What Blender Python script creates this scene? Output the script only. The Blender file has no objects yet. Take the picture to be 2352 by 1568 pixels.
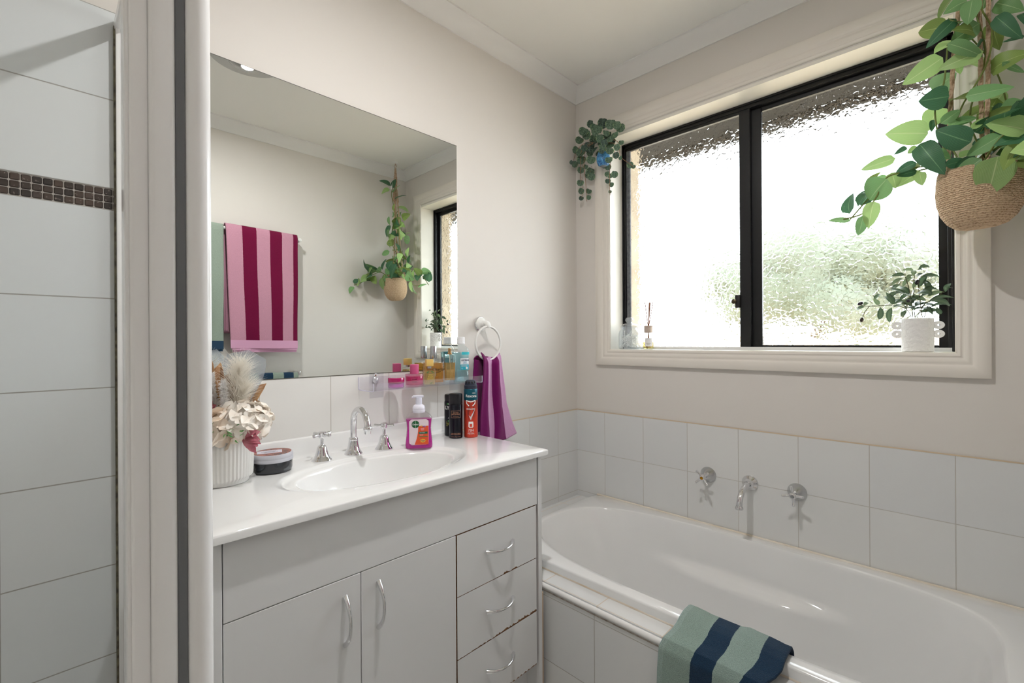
import bpy, bmesh, math, random
from mathutils import Vector as V, Matrix, noise
S = bpy.context.scene
COL = S.collection
PI = math.pi
H = .83          # height of the tile line above the floor; z0 values below are measured from it

# ------------------------------------------------------------------ camera
CAM = V((1.4107, -1.8957, .3453 + H))
YAW, ROLL = math.radians(44.67), -.00584
cd = bpy.data.cameras.new('camera'); cam = bpy.data.objects.new('camera', cd); COL.objects.link(cam)
cd.sensor_width = 36; cd.lens = 1058.7 / 2352 * 36; cd.clip_start = .02; cd.clip_end = 200
Rv = V((math.cos(YAW), math.sin(YAW), 0)); Fv = V((-math.sin(YAW), math.cos(YAW), 0)); Up = V((0, 0, 1))
r_ = Rv * math.cos(ROLL) + Up * math.sin(ROLL); u_ = Up * math.cos(ROLL) - Rv * math.sin(ROLL)
M = Matrix((r_, u_, -Fv)).transposed().to_4x4(); M.translation = CAM; cam.matrix_world = M
S.camera = cam

# ------------------------------------------------------------------ light, sky, exposure
SKY, LAMP, EXPO = 9.0, 14.0, 0.0
S.view_settings.view_transform = 'Standard'; S.view_settings.look = 'None'
S.view_settings.gamma = 1; S.view_settings.use_curve_mapping = False; S.view_settings.exposure = EXPO
w = bpy.data.worlds.new('sky'); S.world = w; w.use_nodes = True
bg = w.node_tree.nodes['Background']; bg.inputs[0].default_value = (.89, .95, 1, 1); bg.inputs[1].default_value = SKY
ld = bpy.data.lights.new('lamp_light', 'AREA'); ld.shape = 'DISK'; ld.size = .045; ld.energy = LAMP; ld.color = (1, .985, .96)
lo = bpy.data.objects.new('lamp_light', ld); COL.objects.link(lo); lo.location = (.832, -1.272, 1.548 + H)
c = S.cycles
c.use_denoising = True; c.max_bounces = 10; c.diffuse_bounces = 5; c.glossy_bounces = 5; c.transmission_bounces = 10
c.transparent_max_bounces = 16; c.sample_clamp_indirect = 8; c.blur_glossy = .5; c.use_adaptive_sampling = True
c.adaptive_threshold = .015

# ------------------------------------------------------------------ materials
def lin(c):
    return tuple(((x / 255) / 12.92 if x / 255 <= .04045 else ((x / 255 + .055) / 1.055) ** 2.4) for x in c) + (1,)
def newmat(name):
    m = bpy.data.materials.new(name); m.use_nodes = True
    nt = m.node_tree; return m, nt, nt.nodes['Principled BSDF'], nt.nodes['Material Output']
def P(name, col, rough=.5, metal=0, spec=.5, bump=0, bscale=200, bdist=.001, coat=0, trans=0, ior=1.45, sheen=0, emit=None, es=1, var=None, vscale=30):
    m, nt, b, o = newmat(name)
    b.inputs['Base Color'].default_value = lin(col); b.inputs['Roughness'].default_value = rough
    b.inputs['Metallic'].default_value = metal; b.inputs['Specular IOR Level'].default_value = spec
    b.inputs['Coat Weight'].default_value = coat; b.inputs['Coat Roughness'].default_value = .03
    b.inputs['Transmission Weight'].default_value = trans; b.inputs['IOR'].default_value = ior
    b.inputs['Sheen Weight'].default_value = sheen
    if emit: b.inputs['Emission Color'].default_value = lin(emit); b.inputs['Emission Strength'].default_value = es
    tc = None
    if bump or var: tc = nt.nodes.new('ShaderNodeTexCoord')
    if bump:
        n = nt.nodes.new('ShaderNodeTexNoise'); n.inputs['Scale'].default_value = bscale; n.inputs['Detail'].default_value = 3
        bp = nt.nodes.new('ShaderNodeBump'); bp.inputs['Strength'].default_value = bump; bp.inputs['Distance'].default_value = bdist
        nt.links.new(tc.outputs['Object'], n.inputs['Vector']); nt.links.new(n.outputs['Fac'], bp.inputs['Height']); nt.links.new(bp.outputs[0], b.inputs['Normal'])
    if var:
        n = nt.nodes.new('ShaderNodeTexNoise'); n.inputs['Scale'].default_value = vscale; n.inputs['Detail'].default_value = 4
        r = nt.nodes.new('ShaderNodeValToRGB'); r.color_ramp.elements[0].position = .35; r.color_ramp.elements[1].position = .65
        r.color_ramp.elements[0].color = lin(col); r.color_ramp.elements[1].color = lin(var)
        nt.links.new(tc.outputs['Object'], n.inputs['Vector']); nt.links.new(n.outputs['Fac'], r.inputs[0]); nt.links.new(r.outputs[0], b.inputs['Base Color'])
    return m
def thin(name, tint=(1, 1, 1), refl=1.0, rough=0.02, milk=0):
    # clear sheet: lets light straight through, reflects at grazing angles
    m, nt, b, o = newmat(name); nt.nodes.remove(b)
    t = nt.nodes.new('ShaderNodeBsdfTransparent'); t.inputs[0].default_value = (*tint, 1)
    g = nt.nodes.new('ShaderNodeBsdfGlossy'); g.inputs['Roughness'].default_value = rough
    f = nt.nodes.new('ShaderNodeFresnel'); f.inputs[0].default_value = 1.45
    mu = nt.nodes.new('ShaderNodeMath'); mu.operation = 'MULTIPLY'; mu.inputs[1].default_value = refl
    mx = nt.nodes.new('ShaderNodeMixShader')
    ge = nt.nodes.new('ShaderNodeNewGeometry'); fb = nt.nodes.new('ShaderNodeMath'); fb.operation = 'SUBTRACT'; fb.inputs[0].default_value = 1; nt.links.new(ge.outputs['Backfacing'], fb.inputs[1])
    f2 = nt.nodes.new('ShaderNodeMath'); f2.operation = 'MULTIPLY'; nt.links.new(f.outputs[0], f2.inputs[0]); nt.links.new(fb.outputs[0], f2.inputs[1])   # outer faces only
    nt.links.new(f2.outputs[0], mu.inputs[0]); nt.links.new(mu.outputs[0], mx.inputs[0])
    src = t
    if milk:
        d = nt.nodes.new('ShaderNodeBsdfDiffuse'); d.inputs[0].default_value = (*tint, 1)
        m2 = nt.nodes.new('ShaderNodeMixShader'); m2.inputs[0].default_value = milk
        nt.links.new(t.outputs[0], m2.inputs[1]); nt.links.new(d.outputs[0], m2.inputs[2]); src = m2
    nt.links.new(src.outputs[0], mx.inputs[1]); nt.links.new(g.outputs[0], mx.inputs[2]); nt.links.new(mx.outputs[0], o.inputs[0])
    return m
def tiles(name, axes, w_, h_, off=(0, 0), col=(226, 226, 224), col2=(220, 221, 221), grout=(196, 192, 186), mortar=.0028, rough=.16, bscale=9, bump=.35):
    m, nt, b, o = newmat(name)
    tc = nt.nodes.new('ShaderNodeTexCoord'); sp = nt.nodes.new('ShaderNodeSeparateXYZ'); nt.links.new(tc.outputs['Object'], sp.inputs[0])
    cb = nt.nodes.new('ShaderNodeCombineXYZ')
    for k, a in enumerate(axes):
        ad = nt.nodes.new('ShaderNodeMath'); ad.operation = 'ADD'; ad.inputs[1].default_value = -off[k] + 40 * (w_ if k == 0 else h_)
        nt.links.new(sp.outputs['XYZ'.index(a)], ad.inputs[0]); nt.links.new(ad.outputs[0], cb.inputs[k])
    br = nt.nodes.new('ShaderNodeTexBrick'); br.offset = 0; br.squash = 1
    for k, v in (('Scale', 1), ('Mortar Size', mortar / 2), ('Mortar Smooth', .25), ('Bias', 0), ('Brick Width', w_), ('Row Height', h_)): br.inputs[k].default_value = v
    br.inputs['Color1'].default_value = lin(col); br.inputs['Color2'].default_value = lin(col2); br.inputs['Mortar'].default_value = lin(grout)
    nt.links.new(cb.outputs[0], br.inputs['Vector']); nt.links.new(br.outputs['Color'], b.inputs['Base Color'])
    mr = nt.nodes.new('ShaderNodeMapRange'); mr.inputs['To Min'].default_value = rough; mr.inputs['To Max'].default_value = .8
    nt.links.new(br.outputs['Fac'], mr.inputs[0]); nt.links.new(mr.outputs[0], b.inputs['Roughness'])
    n = nt.nodes.new('ShaderNodeTexNoise'); n.inputs['Scale'].default_value = bscale; nt.links.new(tc.outputs['Object'], n.inputs['Vector'])
    b1 = nt.nodes.new('ShaderNodeBump'); b1.inputs['Strength'].default_value = bump; b1.inputs['Distance'].default_value = .002
    b2 = nt.nodes.new('ShaderNodeBump'); b2.invert = True; b2.inputs['Strength'].default_value = .6; b2.inputs['Distance'].default_value = .001
    nt.links.new(n.outputs['Fac'], b1.inputs['Height']); nt.links.new(br.outputs['Fac'], b2.inputs['Height'])
    nt.links.new(b1.outputs[0], b2.inputs['Normal']); nt.links.new(b2.outputs[0], b.inputs['Normal'])
    return m
def stripes(name, cols, edges, terry=1.0, sc=900):
    # towelling: stripes across UV.x, looped pile as bump and fine mottling
    m, nt, b, o = newmat(name)
    uv = nt.nodes.new('ShaderNodeUVMap'); sp = nt.nodes.new('ShaderNodeSeparateXYZ'); nt.links.new(uv.outputs[0], sp.inputs[0])
    tc = nt.nodes.new('ShaderNodeTexCoord')
    n0 = nt.nodes.new('ShaderNodeTexNoise'); n0.inputs['Scale'].default_value = sc * .5; nt.links.new(tc.outputs['Object'], n0.inputs['Vector'])
    wob = nt.nodes.new('ShaderNodeMath'); wob.operation = 'MULTIPLY_ADD'; wob.inputs[1].default_value = .012; wob.inputs[2].default_value = -.006
    nt.links.new(n0.outputs['Fac'], wob.inputs[0])
    ad = nt.nodes.new('ShaderNodeMath'); nt.links.new(sp.outputs[0], ad.inputs[0]); nt.links.new(wob.outputs[0], ad.inputs[1])
    r = nt.nodes.new('ShaderNodeValToRGB'); cr = r.color_ramp; cr.interpolation = 'CONSTANT'
    while len(cr.elements) < len(cols): cr.elements.new(1)
    for e, cc, p in zip(cr.elements, cols, [0] + list(edges)): e.position = p; e.color = lin(cc)
    nt.links.new(ad.outputs[0], r.inputs[0])
    n = nt.nodes.new('ShaderNodeTexNoise'); n.inputs['Scale'].default_value = sc; n.inputs['Detail'].default_value = 2; nt.links.new(tc.outputs['Object'], n.inputs['Vector'])
    mr = nt.nodes.new('ShaderNodeMapRange'); mr.inputs[1].default_value = .3; mr.inputs[2].default_value = .7; mr.inputs['To Min'].default_value = .72; mr.inputs['To Max'].default_value = 1.2
    nt.links.new(n.outputs['Fac'], mr.inputs[0])
    mx = nt.nodes.new('ShaderNodeVectorMath'); mx.operation = 'SCALE'; nt.links.new(r.outputs[0], mx.inputs[0]); nt.links.new(mr.outputs[0], mx.inputs['Scale'])
    nt.links.new(mx.outputs[0], b.inputs['Base Color'])
    bp = nt.nodes.new('ShaderNodeBump'); bp.inputs['Strength'].default_value = .9 * terry; bp.inputs['Distance'].default_value = .002
    nt.links.new(n.outputs['Fac'], bp.inputs['Height']); nt.links.new(bp.outputs[0], b.inputs['Normal'])
    b.inputs['Roughness'].default_value = .95; b.inputs['Specular IOR Level'].default_value = .1; b.inputs['Sheen Weight'].default_value = .15
    return m
def leafmat(name, base, vein, edge=None, nv=26, rough=.38, trans=.3, net=False):
    # UV.x across the blade (0..1), UV.y from stalk to tip; parallel veins following the outline, pale midrib
    m, nt, b, o = newmat(name); N = nt.nodes.new; L = nt.links.new
    uv = N('ShaderNodeUVMap'); sp = N('ShaderNodeSeparateXYZ'); L(uv.outputs[0], sp.inputs[0])
    s = N('ShaderNodeMath'); s.operation = 'SUBTRACT'; s.inputs[1].default_value = .5; L(sp.outputs[0], s.inputs[0])
    a = N('ShaderNodeMath'); a.operation = 'ABSOLUTE'; L(s.outputs[0], a.inputs[0])
    if net:
        vo = N('ShaderNodeTexVoronoi'); vo.feature = 'DISTANCE_TO_EDGE'; vo.inputs['Scale'].default_value = nv; L(uv.outputs[0], vo.inputs['Vector'])
        vf = N('ShaderNodeMapRange'); vf.inputs[1].default_value = .03; vf.inputs[2].default_value = .11; vf.inputs['To Min'].default_value = .75; vf.inputs['To Max'].default_value = 0
        L(vo.outputs['Distance'], vf.inputs[0])
    else:
        k = N('ShaderNodeMath'); k.operation = 'MULTIPLY'; k.inputs[1].default_value = nv * 2 * PI; L(a.outputs[0], k.inputs[0])
        sn = N('ShaderNodeMath'); sn.operation = 'SINE'; L(k.outputs[0], sn.inputs[0])
        vf = N('ShaderNodeMapRange'); vf.inputs[1].default_value = .2; vf.inputs[2].default_value = 1; vf.inputs['To Min'].default_value = 0; vf.inputs['To Max'].default_value = .42
        L(sn.outputs[0], vf.inputs[0])
    mid = N('ShaderNodeMapRange'); mid.inputs[1].default_value = .006; mid.inputs[2].default_value = .03; mid.inputs['To Min'].default_value = .85; mid.inputs['To Max'].default_value = 0
    L(a.outputs[0], mid.inputs[0])
    mxf = N('ShaderNodeMath'); mxf.operation = 'MAXIMUM'; L(vf.outputs[0], mxf.inputs[0]); L(mid.outputs[0], mxf.inputs[1])
    oi = N('ShaderNodeNewGeometry'); hv = N('ShaderNodeHueSaturation'); hv.inputs['Color'].default_value = lin(base)
    rr = N('ShaderNodeMapRange'); rr.inputs['To Min'].default_value = .75; rr.inputs['To Max'].default_value = 1.2; L(oi.outputs['Random Per Island'], rr.inputs[0]); L(rr.outputs[0], hv.inputs['Value'])
    mix = N('ShaderNodeMix'); mix.data_type = 'RGBA'; L(mxf.outputs[0], mix.inputs[0]); L(hv.outputs[0], mix.inputs[6]); mix.inputs[7].default_value = lin(vein)
    colr = mix.outputs[2]
    if edge:
        ef = N('ShaderNodeMapRange'); ef.inputs[1].default_value = .40; ef.inputs[2].default_value = .47; L(a.outputs[0], ef.inputs[0])
        m2 = N('ShaderNodeMix'); m2.data_type = 'RGBA'; L(ef.outputs[0], m2.inputs[0]); L(colr, m2.inputs[6]); m2.inputs[7].default_value = lin(edge); colr = m2.outputs[2]
    L(colr, b.inputs['Base Color']); b.inputs['Roughness'].default_value = rough; b.inputs['Specular IOR Level'].default_value = .4
    bp = N('ShaderNodeBump'); bp.inputs['Strength'].default_value = .3; bp.inputs['Distance'].default_value = .001; L(mxf.outputs[0], bp.inputs['Height']); L(bp.outputs[0], b.inputs['Normal'])
    if trans:
        tr = N('ShaderNodeBsdfTranslucent'); L(colr, tr.inputs[0]); ms = N('ShaderNodeMixShader'); ms.inputs[0].default_value = trans
        L(b.outputs[0], ms.inputs[1]); L(tr.outputs[0], ms.inputs[2]); L(ms.outputs[0], o.inputs[0])
    return m
def obscure(name):
    # hammered privacy glass: clear refracting sheet with a pebbled face
    m, nt, b, o = newmat(name); nt.nodes.remove(b); N = nt.nodes.new; L = nt.links.new
    g = N('ShaderNodeBsdfRefraction'); g.inputs['IOR'].default_value = 1.32; g.inputs['Roughness'].default_value = .05; g.inputs[0].default_value = (.985, .99, .985, 1)
    gl = N('ShaderNodeBsdfGlossy'); gl.inputs['Roughness'].default_value = .05
    fr = N('ShaderNodeFresnel'); fr.inputs[0].default_value = 1.3
    tc = N('ShaderNodeTexCoord'); vo = N('ShaderNodeTexVoronoi'); vo.feature = 'F1'; vo.inputs['Randomness'].default_value = .8; vo.inputs['Scale'].default_value = 66
    ns = N('ShaderNodeTexNoise'); ns.inputs['Scale'].default_value = 25; L(tc.outputs['Object'], ns.inputs['Vector'])
    wv = N('ShaderNodeMix'); wv.data_type = 'RGBA'; wv.inputs[0].default_value = .03; L(tc.outputs['Object'], wv.inputs[6]); L(ns.outputs['Color'], wv.inputs[7])
    L(wv.outputs[2], vo.inputs['Vector'])
    bp = N('ShaderNodeBump'); bp.inputs['Strength'].default_value = 1; bp.inputs['Distance'].default_value = .0025; pw = N('ShaderNodeMath'); pw.operation = 'POWER'; pw.inputs[1].default_value = 1.8; L(vo.outputs['Distance'], pw.inputs[0]); L(pw.outputs[0], bp.inputs['Height'])
    L(bp.outputs[0], g.inputs['Normal']); L(bp.outputs[0], gl.inputs['Normal']); L(bp.outputs[0], fr.inputs['Normal'])
    ms = N('ShaderNodeMixShader'); L(fr.outputs[0], ms.inputs[0]); L(g.outputs[0], ms.inputs[1]); L(gl.outputs[0], ms.inputs[2]); L(ms.outputs[0], o.inputs[0])
    return m

def fluff(name, col):
    m, nt, b, o = newmat(name); b.inputs['Base Color'].default_value = lin(col); b.inputs['Roughness'].default_value = .9
    t = nt.nodes.new('ShaderNodeBsdfTranslucent'); t.inputs[0].default_value = lin(col); s = nt.nodes.new('ShaderNodeMixShader'); s.inputs[0].default_value = .5
    nt.links.new(b.outputs[0], s.inputs[1]); nt.links.new(t.outputs[0], s.inputs[2]); nt.links.new(s.outputs[0], o.inputs[0]); return m
WALLP = P('wall_paint', (222, 217, 211), .55, spec=.3, bump=.06, bscale=350)
CEILP = P('ceiling_paint', (238, 237, 233), .7, spec=.2)
CORN = P('cornice_paint', (236, 235, 233), .5, spec=.3)
TRIMP = P('trim_paint', (232, 226, 217), .35, spec=.4)
REVEAL = P('reveal_paint', (240, 236, 226), .35, spec=.4)
BLK = P('black_aluminium', (16, 17, 20), .35, spec=.5)
RUB = P('grey_rubber', (118, 120, 124), .6)
GLASS_OBS = obscure('obscure_glass')
CLEAR = thin('clear_glass', (.992, .996, .994))
ACRYL = thin('acrylic', (.975, .972, .99), refl=1.2, milk=.06)
CHROME = P('chrome', (225, 225, 227), .06, metal=1)
SATIN = P('satin_steel', (196, 197, 199), .24, metal=1)
WHITEG = P('white_gloss', (236, 236, 235), .12, coat=.3)
WHITEP = P('white_plastic', (236, 236, 233), .3)
BENCH = P('bench_gelcoat', (238, 238, 237), .10, coat=.4)
CAB = P('cabinet_white', (224, 224, 224), .38, spec=.4, bump=.05, bscale=700)
MDF = P('raw_board', (124, 84, 54), .9, var=(152, 108, 74), vscale=200)
BEIGE = P('beige_edge', (196, 176, 152), .6)
GAPSHADE = P('gap_shade', (60, 50, 42), .9)
BATHM = P('bath_acrylic', (234, 234, 233), .09, coat=.5)
MIRROR = P('mirror_silver', (240, 243, 241), 0.0, metal=1)
POWD = P('powder_coat_white', (250, 249, 249), .25, coat=.3)
SIL = P('mould_silicone', (120, 112, 84), .6, var=(52, 46, 32), vscale=60)

# ------------------------------------------------------------------ mesh builder
class MB:
    def __init__(s):
        s.bm = bmesh.new(); s.uv = s.bm.loops.layers.uv.new('UVMap'); s.mi = 0
    def face(s, vs, uvs=None):
        try: f = s.bm.faces.new(vs)
        except ValueError: return None
        f.material_index = s.mi; f.smooth = True
        if uvs:
            for l, q in zip(f.loops, uvs): l[s.uv].uv = q
        return f
    def box(s, a, b, bev=0, seg=2, M_=None):
        vs = []
        for z in (a[2], b[2]):
            for x, y in ((a[0], a[1]), (b[0], a[1]), (b[0], b[1]), (a[0], b[1])):
                p = V((x, y, z)); vs.append(s.bm.verts.new(M_ @ p if M_ else p))
        fs = [s.face([vs[i] for i in q]) for q in ((3, 2, 1, 0), (4, 5, 6, 7), (0, 1, 5, 4), (1, 2, 6, 5), (2, 3, 7, 6), (3, 0, 4, 7))]
        if bev:
            es = list({e for f in fs for e in f.edges})
            r = bmesh.ops.bevel(s.bm, geom=es, offset=bev, segments=seg, affect='EDGES', profile=.5)
            for f in r['faces']: f.material_index = s.mi; f.smooth = True
        return s
    def loft(s, rings, closed=True, cap0=False, cap1=False, uv=False):
        R = [[s.bm.verts.new(p) for p in r] for r in rings]; n = len(R[0]); m = len(R)
        for i in range(m - 1):
            for j in range(n if closed else n - 1):
                k = (j + 1) % n
                q = ((j / n, i / (m - 1)), ((j + 1) / n, i / (m - 1)), ((j + 1) / n, (i + 1) / (m - 1)), (j / n, (i + 1) / (m - 1)))
                s.face((R[i][j], R[i][k], R[i + 1][k], R[i + 1][j]), q)
        if cap0: s.face(R[0][::-1])
        if cap1: s.face(R[-1])
        return s
    def lathe(s, prof, seg=32, c=(0, 0, 0), M_=None, cap0=True, cap1=True, mod=None, sx=1, sy=1):
        rings = []
        for i, (r, z) in enumerate(prof):
            ring = []
            for j in range(seg):
                a = 2 * PI * j / seg; rr = r * (mod(a, i) if mod else 1)
                p = V((rr * math.cos(a) * sx, rr * math.sin(a) * sy, z))
                ring.append((M_ @ p if M_ else p) + V(c))
            rings.append(ring)
        s.loft(rings, True, cap0 and prof[0][0] > 1e-5, cap1 and prof[-1][0] > 1e-5); return s
    def tube(s, pts, r, seg=8, cap=True, flat=1, up=None):
        pts = [V(p) for p in pts]; n = len(pts); rs = r if isinstance(r, (list, tuple)) else [r] * n
        t0 = (pts[1] - pts[0]).normalized(); nrm = up.copy() if up else (V((0, 0, 1)) if abs(t0.z) < .9 else V((1, 0, 0)))
        rings = []
        for i in range(n):
            t = (pts[min(i + 1, n - 1)] - pts[max(i - 1, 0)]).normalized()
            nrm = (nrm - t * nrm.dot(t)).normalized(); bn = t.cross(nrm)
            rings.append([pts[i] + nrm * (rs[i] * flat * math.cos(2 * PI * j / seg)) + bn * (rs[i] * math.sin(2 * PI * j / seg)) for j in range(seg)])
        s.loft(rings, True, cap, cap); return s
    def grid(s, fn, nu, nv):
        R = [[s.bm.verts.new(fn(i / nu, j / nv)) for i in range(nu + 1)] for j in range(nv + 1)]
        for j in range(nv):
            for i in range(nu):
                s.face((R[j][i], R[j][i + 1], R[j + 1][i + 1], R[j + 1][i]), ((i / nu, j / nv), ((i + 1) / nu, j / nv), ((i + 1) / nu, (j + 1) / nv), (i / nu, (j + 1) / nv)))
        return s
    def prism(s, poly, d, M_=None):
        M_ = M_ or Matrix(); a = [s.bm.verts.new(M_ @ V((x, y, 0))) for x, y in poly]; b = [s.bm.verts.new(M_ @ V((x, y, d))) for x, y in poly]
        n = len(poly); s.face(a[::-1]); s.face(b)
        for i in range(n): s.face((a[i], a[(i + 1) % n], b[(i + 1) % n], b[i]))
        return s
    def ball(s, c, r, seg=12, rg=8, sc=(1, 1, 1), M_=None):
        prof = [(math.sin(PI * i / rg), -math.cos(PI * i / rg)) for i in range(rg + 1)]
        rings = []
        for pr, pz in prof:
            ring = []
            for j in range(seg):
                a = 2 * PI * j / seg; p = V((pr * math.cos(a) * r * sc[0], pr * math.sin(a) * r * sc[1], pz * r * sc[2]))
                ring.append((M_ @ p if M_ else p) + V(c))
            rings.append(ring)
        s.loft(rings); return s
    def leaf(s, a, b, width, nrm, curl=.12, fold=.15, n=7, shape=(.45, .9), cross=2, twist=0):
        a, b = V(a), V(b); d = b - a; L = d.length; d = d.normalized(); nrm = V(nrm); nrm = (nrm - d * nrm.dot(d)).normalized(); sd = d.cross(nrm)
        p, q = shape; tm = p / (p + q); mx = tm ** p * (1 - tm) ** q; R = []
        for i in range(n + 1):
            t = i / n; hw = width / 2 * (t ** p * (1 - t) ** q) / mx if 0 < t < 1 else width * .01
            mid = a + d * (L * t) + nrm * (-curl * L * (4 * (t - .35) ** 2 - .49)); th = twist * t
            sv = sd * math.cos(th) + nrm * math.sin(th); nv = nrm * math.cos(th) - sd * math.sin(th)
            R.append([(s.bm.verts.new(mid + sv * (hw * k / cross) + nv * (fold * hw * abs(k / cross))), (k / cross * .5 + .5, t)) for k in range(-cross, cross + 1)])
        for i in range(n):
            for k in range(2 * cross):
                q4 = (R[i][k], R[i][k + 1], R[i + 1][k + 1], R[i + 1][k]); s.face([x[0] for x in q4], [x[1] for x in q4])
        return s
    def mesh(s, me, fn):
        base = [s.bm.verts.new(fn(v.co)) for v in me.vertices]
        for p in me.polygons: s.face([base[i] for i in p.vertices])
        return s
    def build(s, name, mats, parent=None, sharp=40, loc=None, label=None, solid=0, sub=0, off=0):
        me = bpy.data.meshes.new(name)
        bmesh.ops.remove_doubles(s.bm, verts=s.bm.verts, dist=1e-6)
        bmesh.ops.recalc_face_normals(s.bm, faces=s.bm.faces)
        s.bm.to_mesh(me); s.bm.free()
        for m in (mats if isinstance(mats, (list, tuple)) else [mats]): me.materials.append(m)
        if sharp: me.set_sharp_from_angle(angle=math.radians(sharp))
        o = bpy.data.objects.new(name, me); COL.objects.link(o)
        if parent: o.parent = parent
        if loc: o.location = loc
        if solid: k = o.modifiers.new('thick', 'SOLIDIFY'); k.thickness = solid; k.offset = off
        if sub: k = o.modifiers.new('smooth', 'SUBSURF'); k.levels = k.render_levels = sub
        if label: o['label'] = label
        return o

def thing(name, label, cat, loc=(0, 0, 0), rz=0, group=None):
    o = bpy.data.objects.new(name, None); o.empty_display_size = .05; COL.objects.link(o)
    o.location = loc; o.rotation_euler = (0, 0, rz); return tag(o, label, cat, group)
def tag(o, label, cat, group=None, kind=None):
    o['label'] = label; o['category'] = cat
    if group: o['group'] = group
    if kind: o['kind'] = kind
    return o
def struct(o): o['kind'] = 'structure'; return o
def B(a, b, bev=0, seg=2): return MB().box(a, b, bev, seg)
def rotz(a): return Matrix.Rotation(a, 4, 'Z')
def axis_m(d, c=(0, 0, 0)):      # matrix taking +z to direction d
    q = V((0, 0, 1)).rotation_difference(V(d).normalized()); m = q.to_matrix().to_4x4(); m.translation = V(c); return m
def smooth_path(pts, k=4):
    pts = [V(p) for p in pts]; out = []
    for i in range(len(pts) - 1):
        p0, p1, p2, p3 = pts[max(i - 1, 0)], pts[i], pts[i + 1], pts[min(i + 2, len(pts) - 1)]
        for j in range(k):
            t = j / k; out.append(.5 * (2 * p1 + (p2 - p0) * t + (2 * p0 - 5 * p1 + 4 * p2 - p3) * t * t + (3 * p1 - p0 - 3 * p2 + p3) * t ** 3))
    return out + [pts[-1]]
def text(s, size, align='CENTER', shear=0, spacing=1, bold=0, thick=.0001):
    cu = bpy.data.curves.new('t', 'FONT'); cu.body = s; cu.size = size; cu.align_x = align; cu.shear = shear; cu.space_character = spacing
    cu.offset = bold; cu.extrude = thick; cu.resolution_u = 3; cu.space_line = .85
    o = bpy.data.objects.new('t', cu); COL.objects.link(o); me = bpy.data.meshes.new_from_object(o)
    bpy.data.objects.remove(o); bpy.data.curves.remove(cu); return me
def wrap(mb, me, R, a0, z0, x0=0, lift=.0003):   # lettering laid round an upright cylinder
    def f(p):
        a = a0 + (p.x + x0) / R; r = R + p.z + lift; return V((r * math.cos(a), r * math.sin(a), z0 + p.y))
    return mb.mesh(me, f)
def wrap_poly(mb, polys, R, a0, z0, lift=.0004, n=10):
    # flat outlines, cut fine enough to lie on the cylinder
    for pl in polys:
        t_ = bmesh.new(); t_.faces.new([t_.verts.new((x, y, 0)) for x, y in pl]); bmesh.ops.triangulate(t_, faces=t_.faces)
        bmesh.ops.subdivide_edges(t_, edges=t_.edges, cuts=5, use_grid_fill=True)
        vs = {v: mb.bm.verts.new(V(((R + lift) * math.cos(a0 + v.co.x / R), (R + lift) * math.sin(a0 + v.co.x / R), z0 + v.co.y))) for v in t_.verts}
        for f in t_.faces: mb.face([vs[v] for v in f.verts])
        t_.free()
    return mb
def wrap_rect(mb, x0, x1, y0, y1, R, a0, z0, lift=.0003, n=12):
    mb.grid(lambda u, v: V(((R + lift) * math.cos(a0 + (x0 + (x1 - x0) * u) / R), (R + lift) * math.sin(a0 + (x0 + (x1 - x0) * u) / R), z0 + y0 + (y1 - y0) * v)), n, 1); return mb
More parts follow.
